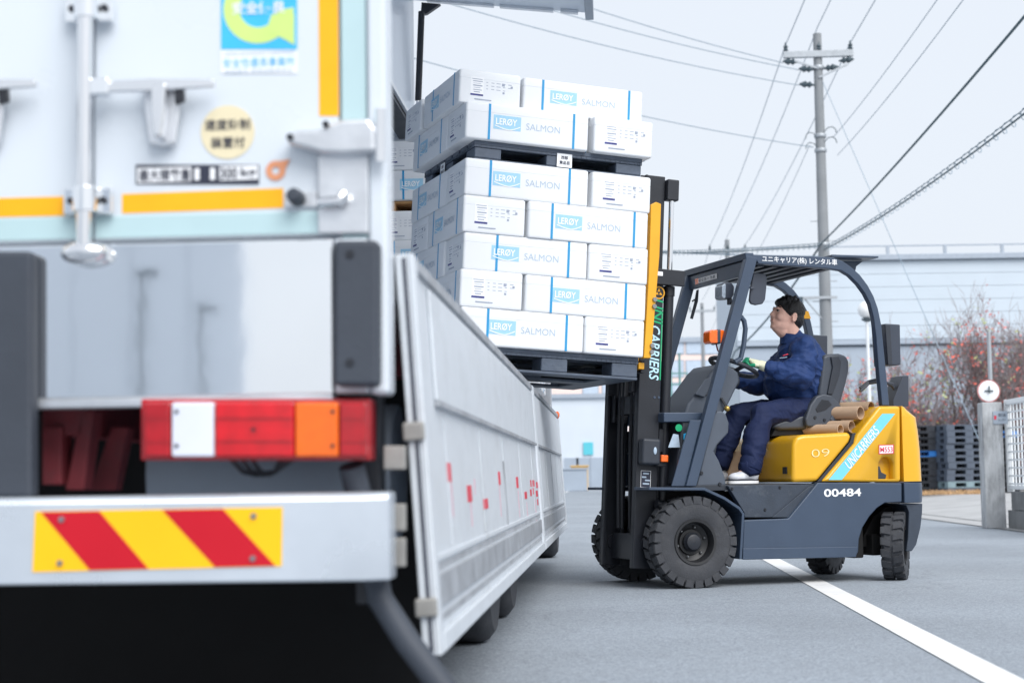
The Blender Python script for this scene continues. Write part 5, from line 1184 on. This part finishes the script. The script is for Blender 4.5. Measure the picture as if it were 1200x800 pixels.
# big panel-clad warehouse behind the tree
WY = 66.0; xa = at_depth(866, 400, WY).x; zr_ = at_depth(1100, 299, WY).z; zb_ = at_depth(1100, 399, WY).z
wh = thing('warehouse', 'large pale blue panel-clad warehouse behind the bare red-leaved trees', 'building', local(WY))
MB().bb(xa, 60, .25, 7, .1, zr_-.1).build('core', 'panel_blue', wh)
npn = 6
for k in range(npn):
    z0 = zb_+.1+(zr_-zb_-.3)*k/npn; z1 = zb_+.1+(zr_-zb_-.3)*(k+1)/npn
    MB().bb(xa-.05, 60, 0, .24, z0+.006, z1-.006).build('cladding_panel', 'panel_blue', wh)
MB().bb(xa-.1, 60, -.12, .24, zb_-.12, zb_+.08).build('string_course', 'panel_grey', wh, bevel=.02)
for k in range(4):
    z0 = .2+(zb_-.4)*k/4; z1 = .2+(zb_-.4)*(k+1)/4; MB().bb(xa-.02, 60, .03, .24, z0+.006, z1-.006).build('cladding_panel', 'panel_grey', wh)
MB().bb(xa-.15, 60, -.2, .3, zr_-.18, zr_+.05).build('eaves', 'roof_trim', wh, bevel=.03)
for k in range(9): x = at_depth(1040+67*k, 296, WY).x; MB().bb(x-.06,x+.06,-.1,0,zr_+.05,zr_+.40).build('roof_post', 'roof_trim', wh)
MB().bb(xa+.2, 60, -.08, -.04, zr_+.36, zr_+.42).build('roof_rail', 'roof_trim', wh)
# peach apartment block and white sheds beyond the mast
pb_ = thing('apartment_block', 'pale peach apartment block far beyond the forklift mast', 'building', local(170))
x0, x1, zt_ = at_depth(640, 400, 170).x, at_depth(846, 400, 170).x, at_depth(800, 401, 170).z
MB().bb(x0, x1, 0, 12, 0, zt_).build('wall', 'peach_wall', pb_); MB().bb(x0-.3, x1+.3, -.3, 12, zt_+.002, zt_+.4).build('roof_edge', 'roof_trim', pb_)
for i, px in enumerate((692, 715, 792, 813, 834)):
    for jj, py in enumerate((405, 432, 458)):
        q = at_depth(px, py, 170); win(pb_, q.x, q.z, 1.5, 1.6, 0)
ws = thing('shed', 'low white shed with turquoise sign beyond the side gates', 'building', local(120))
x0, x1, zz = at_depth(600, 466, 120).x, at_depth(735, 466, 120).x, at_depth(690, 466, 120).z
MB().bb(x0, x1, 0, 8, 0, zz).build('wall', 'white_wall', ws); MB().bb(x0-.2, x1+.2, -.25, 8, zz+.002, zz+.3).build('roof_edge', 'roof_trim', ws)
q = at_depth(690, 525, 119); MB().bb(q.x-.35, q.x+.35, -.12, -.01, q.z-.45, q.z+.45).build('wall_sign', 'turquoise', ws)
for px in (670, 684, 700): q = at_depth(px, 530, 119); MB().bb(q.x-.5,q.x+.5,-.08,-.002,.02,2.2).build('shutter', 'panel_grey', ws)
lw_ = thing('factory_shed', 'pale factory shed seen through the guard behind the dashboard', 'building', local(140))
x0, x1, zz = at_depth(770, 460, 140).x, at_depth(900, 460, 140).x, at_depth(830, 462, 140).z
MB().bb(x0, x1, 0, 10, 0, zz).build('wall', 'white_wall', lw_); MB().bb(x0, x1, -.2, 10, zz+.002, zz+.25).build('roof_edge', 'roof_trim', lw_)
# tall green net posts
for i, px in enumerate((786, 796, 806, 890)):
    q = at_depth(px, (428, 415, 440, 372)[i], 100); b0 = Matrix.Translation((q.x, q.y, 0))
    t = thing('net_post', ['thin green post beside the mast, shorter of three','thin green post beside the mast, tallest of three','thin green post beside the mast, closest to the dashboard','thin green post behind the driver chest'][i], 'post', b0, 'green net posts'); MB().tube([V(0,0,0), V(0,0,q.z)], .07, 8).build('shaft', 'green_steel', t); MB().bb(-.5,.5,-.04,.04,q.z-1.2,q.z-1.1).build('bracket', 'green_steel', t); MB().lathe([(.1,0),(.1,.06)], (0,0,q.z), Z3, 8, True).build('cap', 'green_steel', t)
# things on the far road side
mat('ochre', lin(205,170,110), .7)
for i, (px, Y, w_, h_, m, lb, nm, ct) in enumerate(((679, 100, 1.0, 1.4, 'ochre', 'ochre crate standing by the white shed beyond the truck', 'crate', 'crate'), (671, 95, 1.6, 1.2, 'panel_grey', 'grey skip beside the white shed beyond the truck', 'skip', 'skip'))):
    q = at_depth(px, 548, Y); t = thing(nm, lb, ct, Matrix.Translation((q.x, Y, 0))); MB().bb(-w_/2,w_/2,-.5,.5,0,h_).build('shell', m, t, bevel=.04); MB().bb(-w_/2-.05,w_/2+.05,-.55,.55,h_+.002,h_+.1).build('lid', m, t, bevel=.02)
# globe lamp
q = at_depth(1015.5, 363, 37.5)
gl = thing('globe_lamp', 'white globe lamp on slim post behind the guard', 'street lamp', Matrix.Translation((q.x, q.y, .2)))
MB().tube([V(0,0,0), V(0,0,q.z-.42)], [.05,.035], 10).build('post', 'lamp_pole', gl); MB().ell((0,0,q.z-.2), (.2,.2,.2)).build('globe', 'globe', gl); MB().lathe([(.05,0),(.12,.04),(.13,.07)], (0,0,q.z-.47), Z3, 14, True).build('collar', 'insulator', gl)
# gate post, fence, round sign
gp = on_ground(1168, 619); gpx = on_ground(1156, 617)
pst = thing('gate_post', 'weathered concrete gate post with small nameplate at the road edge', 'gate post', Matrix.Translation((gp.x, gp.y, 0)) @ ROADM)
hgt = at_depth(1168, 471, gp.y).z
MB().bb(-.125,.125,0,.28,0,hgt).build('shaft', 'concrete', pst, bevel=.012)
np_ = at_depth(1172, 489, gp.y); npx = (np_.x-gp.x)
mb = MB(); add_quad(mb, (npx-.0, 0, np_.z), X3, Z3, .18, .16, .012, .011); pln = mb.build('nameplate', 'panel_grey', pst)
mb = MB(); add_text(mb, '配送', (npx+.02, 0, np_.z+.03), X3, Z3, .09, .04, .014); add_text(mb, 'センター', (npx+.02, 0, np_.z-.03), X3, Z3, .10, .03, .014); mb.build('plate_lettering', 'dark_print', pln)
mb = MB(); add_quad(mb, (npx-.065, 0, np_.z), X3, Z3, .03, .05, .014); mb.build('plate_mark', 'red_print', pln)
bw = thing('block_wall', 'dark low block wall carrying the white lattice fence', 'wall', Matrix.Translation((gp.x, gp.y, 0)) @ ROADM)
zbl = at_depth(1190, 575, gp.y).z
for k in range(2):
    for i in range(10): 
        y1_ = .02-.40*i - (.2 if k else 0); MB().bb(.152,.30,y1_-.395,y1_,zbl*k/2+.003,zbl*(k+1)/2-.003).build('block', 'block_wall', bw, bevel=.006)
fz0, fz1 = zbl+.02, at_depth(1190, 468, gp.y).z
fc = thing('lattice_fence', 'white lattice fence panel above the low block wall', 'fence', Matrix.Translation((gp.x, gp.y, 0)) @ ROADM)
MB().bb(.19,.26,-4.3,.10,fz1-.06,fz1).build('top_rail', 'fence_white', fc, bevel=.005); MB().bb(.19,.26,-4.3,.10,fz0,fz0+.05).build('bottom_rail', 'fence_white', fc, bevel=.005)
MB().bb(.185,.265,.101,.17,fz0-.03,fz1+.005).build('end_post', 'fence_white', fc, bevel=.005)
for k in range(11): 
    z = fz0+.06+(fz1-fz0-.13)*k/10; MB().bb(.205,.215,-4.3,.1,z,z+.022).build('bar', 'fence_white', fc)
for k in range(24): 
    y = .05-.18*k; MB().bb(.225,.240,y-.015,y+.015,fz0+.051,fz1-.061).build('bar', 'fence_white', fc)
sp = at_depth(1158.5, 458, 24.0); sg = thing('round_sign', 'round white sign back on grey pole behind the gate post', 'sign', Matrix.Translation((sp.x, sp.y, 0)))
MB().tube([V(.05,.06,0), V(.05,.06,sp.z+.85)], .03, 10).build('pole', 'pole_steel', sg)
MB().lathe([(.001,-.012),(.15,-.012),(.165,-.006),(.165,.012),(.001,.014)], (0,0,sp.z), Y3, 36).build('disc', 'fence_white', sg)
MB().lathe([(.15,-.0135),(.166,-.0125),(.167,.0),(.158,-.014)], (0,0,sp.z), Y3, 36).build('edge', 'leaf_rust', sg)
MB().bb(-.06,.06,-.03,-.013,sp.z-.009,sp.z+.009).build('clamp', 'insulator', sg); MB().bb(-.009,.009,-.045,-.031,sp.z-.035,sp.z+.07).build('clamp_bolt', 'insulator', sg)
# pallet stacks in the yard
def far_pallet_mesh(w, d, h):
    mb = MB(); mb.bb(-w/2,w/2,-d/2,d/2,h-.035,h-.004); mb.bb(-w/2,w/2,-d/2,d/2,.0,.022)
    for i in (-1,0,1):
        for j in (-1,0,1): mb.bb(i*(w/2-.1)-.1,i*(w/2-.1)+.1,j*(d/2-.1)-.1,j*(d/2-.1)+.1,.0225,h-.0355)
    return mb.mesh('far_pallet')
FPM = {}
for m in ('pallet_plastic','pallet_dark','pallet_blue','pallet_teal'): me = far_pallet_mesh(1.12, 1.12, .15); me.materials.append(M[m]); FPM[m] = me
rp = random.Random(3)
for si, (px, n_, kind, yaw, dY) in enumerate(((1127, 11, 'pallet_plastic', 8, 0), (1089, 11, 'pallet_dark', -4, .6), (1160, 11, 'pallet_dark', 3, .9))):
    c0 = at_depth(px, 577, 40.5+dY)
    for k in range(n_):
        m = kind
        if si == 0 and k == 1: m = 'pallet_teal'
        if (si == 1 and k == 6) or (si == 2 and k == 9): m = 'pallet_blue'
        o = mesh_obj('stacked_pallet', FPM[m], None); o.location = (c0.x+rp.uniform(-.02,.02), c0.y+rp.uniform(-.02,.02), .2+k*.151); o.rotation_euler.z = R(yaw+rp.uniform(-1.5,1.5))
        tag(o, '%s plastic pallet, %s in the %s' % ({'pallet_plastic':'grey','pallet_dark':'dark grey','pallet_blue':'bright blue','pallet_teal':'pale teal'}[m], (NUM+['eighth','ninth','tenth','top'])[k], ['middle stack under the trees','stack behind the counterweight','stack behind the gate post'][si]), 'pallet', 'pallet stacks in the yard')
# trees with few red leaves
def tree(base_, h, spread, seed, label, nleaf, cols, group='bare autumn trees by the warehouse'):
    rt_ = random.Random(seed); t = thing('autumn_tree', label, 'tree', Matrix.Translation(base_), group); br = MB(); tips = []
    def grow(p, d, L_, r_, lv):
        n_ = 4; pts = [p]; rs = [r_]; q = p.copy(); dd = d.copy()
        for k in range(n_):
            dd = (dd + V(rt_.uniform(-.22,.22), rt_.uniform(-.22,.22), rt_.uniform(-.05,.16))).normalized(); q = q + dd*L_/n_; pts.append(q.copy()); rs.append(r_*(1-.55*(k+1)/n_))
            if lv >= 2: tips.append((q.copy(), lv))
        br.tube(pts, rs, 6 if lv < 2 else 4, cap=False)
        if lv < 5:
            for k in range(rt_.randint(3, 4) if lv < 4 else rt_.randint(2, 4)):
                i = rt_.randint(1, n_); a = rt_.uniform(0, 6.283); sp_ = rt_.uniform(.35, .95); e1 = dd.orthogonal().normalized(); e2 = dd.cross(e1)
                nd = (dd + (e1*math.cos(a)+e2*math.sin(a))*sp_*spread + V(0,0,.12)).normalized(); grow(pts[i], nd, L_*rt_.uniform(.55,.82), max(rs[i]*.66, .006), lv+1)
    for k in range(3):
        a = rt_.uniform(0,6.28); grow(V(0,0,.0), V(.45*math.cos(a), .45*math.sin(a), 1).normalized(), h*.36, .085, 0)
    wood_ = br.build('branches', 'bark', t, smooth=60)
    LM_ = {}
    for _ in range(nleaf):
        p, lv = rt_.choice(tips); m = rt_.choices(list(cols), list(cols.values()))[0]; mb = LM_.setdefault(m, MB()); cnt = rt_.randint(1, 4)
        for __ in range(cnt):
            c = p + V(rt_.gauss(0,.06), rt_.gauss(0,.06), rt_.gauss(0,.06)); a = V(rt_.uniform(-1,1), rt_.uniform(-1,1), rt_.uniform(-1,1)).normalized(); b = a.orthogonal().normalized(); s_ = rt_.uniform(.035,.065)
            mb.add([c-a*s_, c+b*s_*.6, c+a*s_, c-b*s_*.6], [(0,1,2,3)])
    for m, mb in LM_.items():
        o = mesh_obj('leaves', mb.mesh('leaves'), m, t); o['kind'] = 'stuff'
RG = {'leaf_red': 5, 'leaf_rust': 6, 'leaf_green': 2}
def tb_(px, Y): q = at_depth(px, 550, Y); return V(q.x, Y, .2)
tree(tb_(1062, 44), 5.2, 1.0, 21, 'low spreading tree with red and green leaves behind the counterweight', 300, {'leaf_red': 5, 'leaf_rust': 4, 'leaf_green': 5})
tree(tb_(1128, 45), 6.3, 1.0, 5, 'tall bare tree with scattered red leaves above the pallet stacks', 260, RG)
tree(tb_(1186, 43.5), 5.8, 1.0, 33, 'bare tree with rusty leaves behind the round sign', 240, RG)
tree(tb_(1022, 47), 4.4, 1.1, 44, 'small bare tree with rusty leaves beside the globe lamp', 170, RG)
tree(tb_(1235, 45), 6.4, 1.0, 8, 'bare tree with rusty leaves behind the lattice fence', 170, RG)
# dense dry shrubs under the trees
sb = MB(); rs_ = random.Random(9)
for k in range(2600):
    px = rs_.uniform(1000, 1230); b = tb_(px, 46.5+rs_.uniform(-.6,.8)); h_ = rs_.uniform(.8, 2.9); d = V(rs_.uniform(-.6,.6), rs_.uniform(-.4,.4), 1).normalized()
    m_ = b + d*h_*.5; sb.tube([b + V(0,0,h_*.15), m_, m_ + (d+V(rs_.uniform(-.7,.7),0,rs_.uniform(-.2,.3))).normalized()*h_*.5], [.012,.009,.004], 3, cap=False)
o = sb.build('shrub_thicket', 'twig_mass', smooth=None); tag(o, 'dense thicket of dry grey twigs under the bare trees', 'shrub', kind='stuff')
yw = thing('yard_wall', 'grey yard wall behind the pallet stacks and trees', 'wall', Matrix.Translation((0, 49, 0)))
for k in range(9):
    x = at_depth(985, 480, 49).x + k*1.62; MB().bb(x, x+1.6, 0, .15, .2, 2.5).build('panel', 'panel_grey', yw, bevel=.01)
gr = MB()
for k in range(900):
    px = rs_.uniform(1078, 1175); c = at_depth(px, 577, 39.5+rs_.uniform(-.4,.3)); a = V(rs_.uniform(-.1,.1), rs_.uniform(-.1,.1), rs_.uniform(.04,.14)); b = V(c.x, c.y, .2); w_ = V(.012,0,0); gr.add([b-w_, b+w_, b+a], [(0,1,2)])
o = gr.build('dry_grass', 'dry_grass', smooth=None); tag(o, 'dry brown grass tufts along the foot of the pallet stacks', 'grass', kind='stuff')
# across the road behind the photographer: what the polished sill mirrors
bb2 = thing('grey_factory', 'tall grey ribbed factory wall mirrored in the polished truck sill', 'building', Matrix.Translation((0, -34, 0)))
for k in range(26): MB().bb(-11.6-1.5*k-1.47, -11.6-1.5*k, -.3, 0, 0, 9).build('cladding_panel', 'mirror_wall', bb2, bevel=.02)
for i, px in enumerate((-11.8, -10.5)):
    t = thing('lamp_post', 'slim lamp post mirrored in the truck sill, %s' % ('taller one' if i == 0 else 'shorter one'), 'street lamp', Matrix.Translation((px, -27, 0)), 'lamp posts behind the photographer'); MB().tube([V(0,0,0), V(0,0,5.2-.8*i)], .05, 8).build('shaft', 'insulator', t); MB().bb(-.1,.35,-.08,.08,5.2-.8*i,5.32-.8*i).build('head', 'insulator', t)
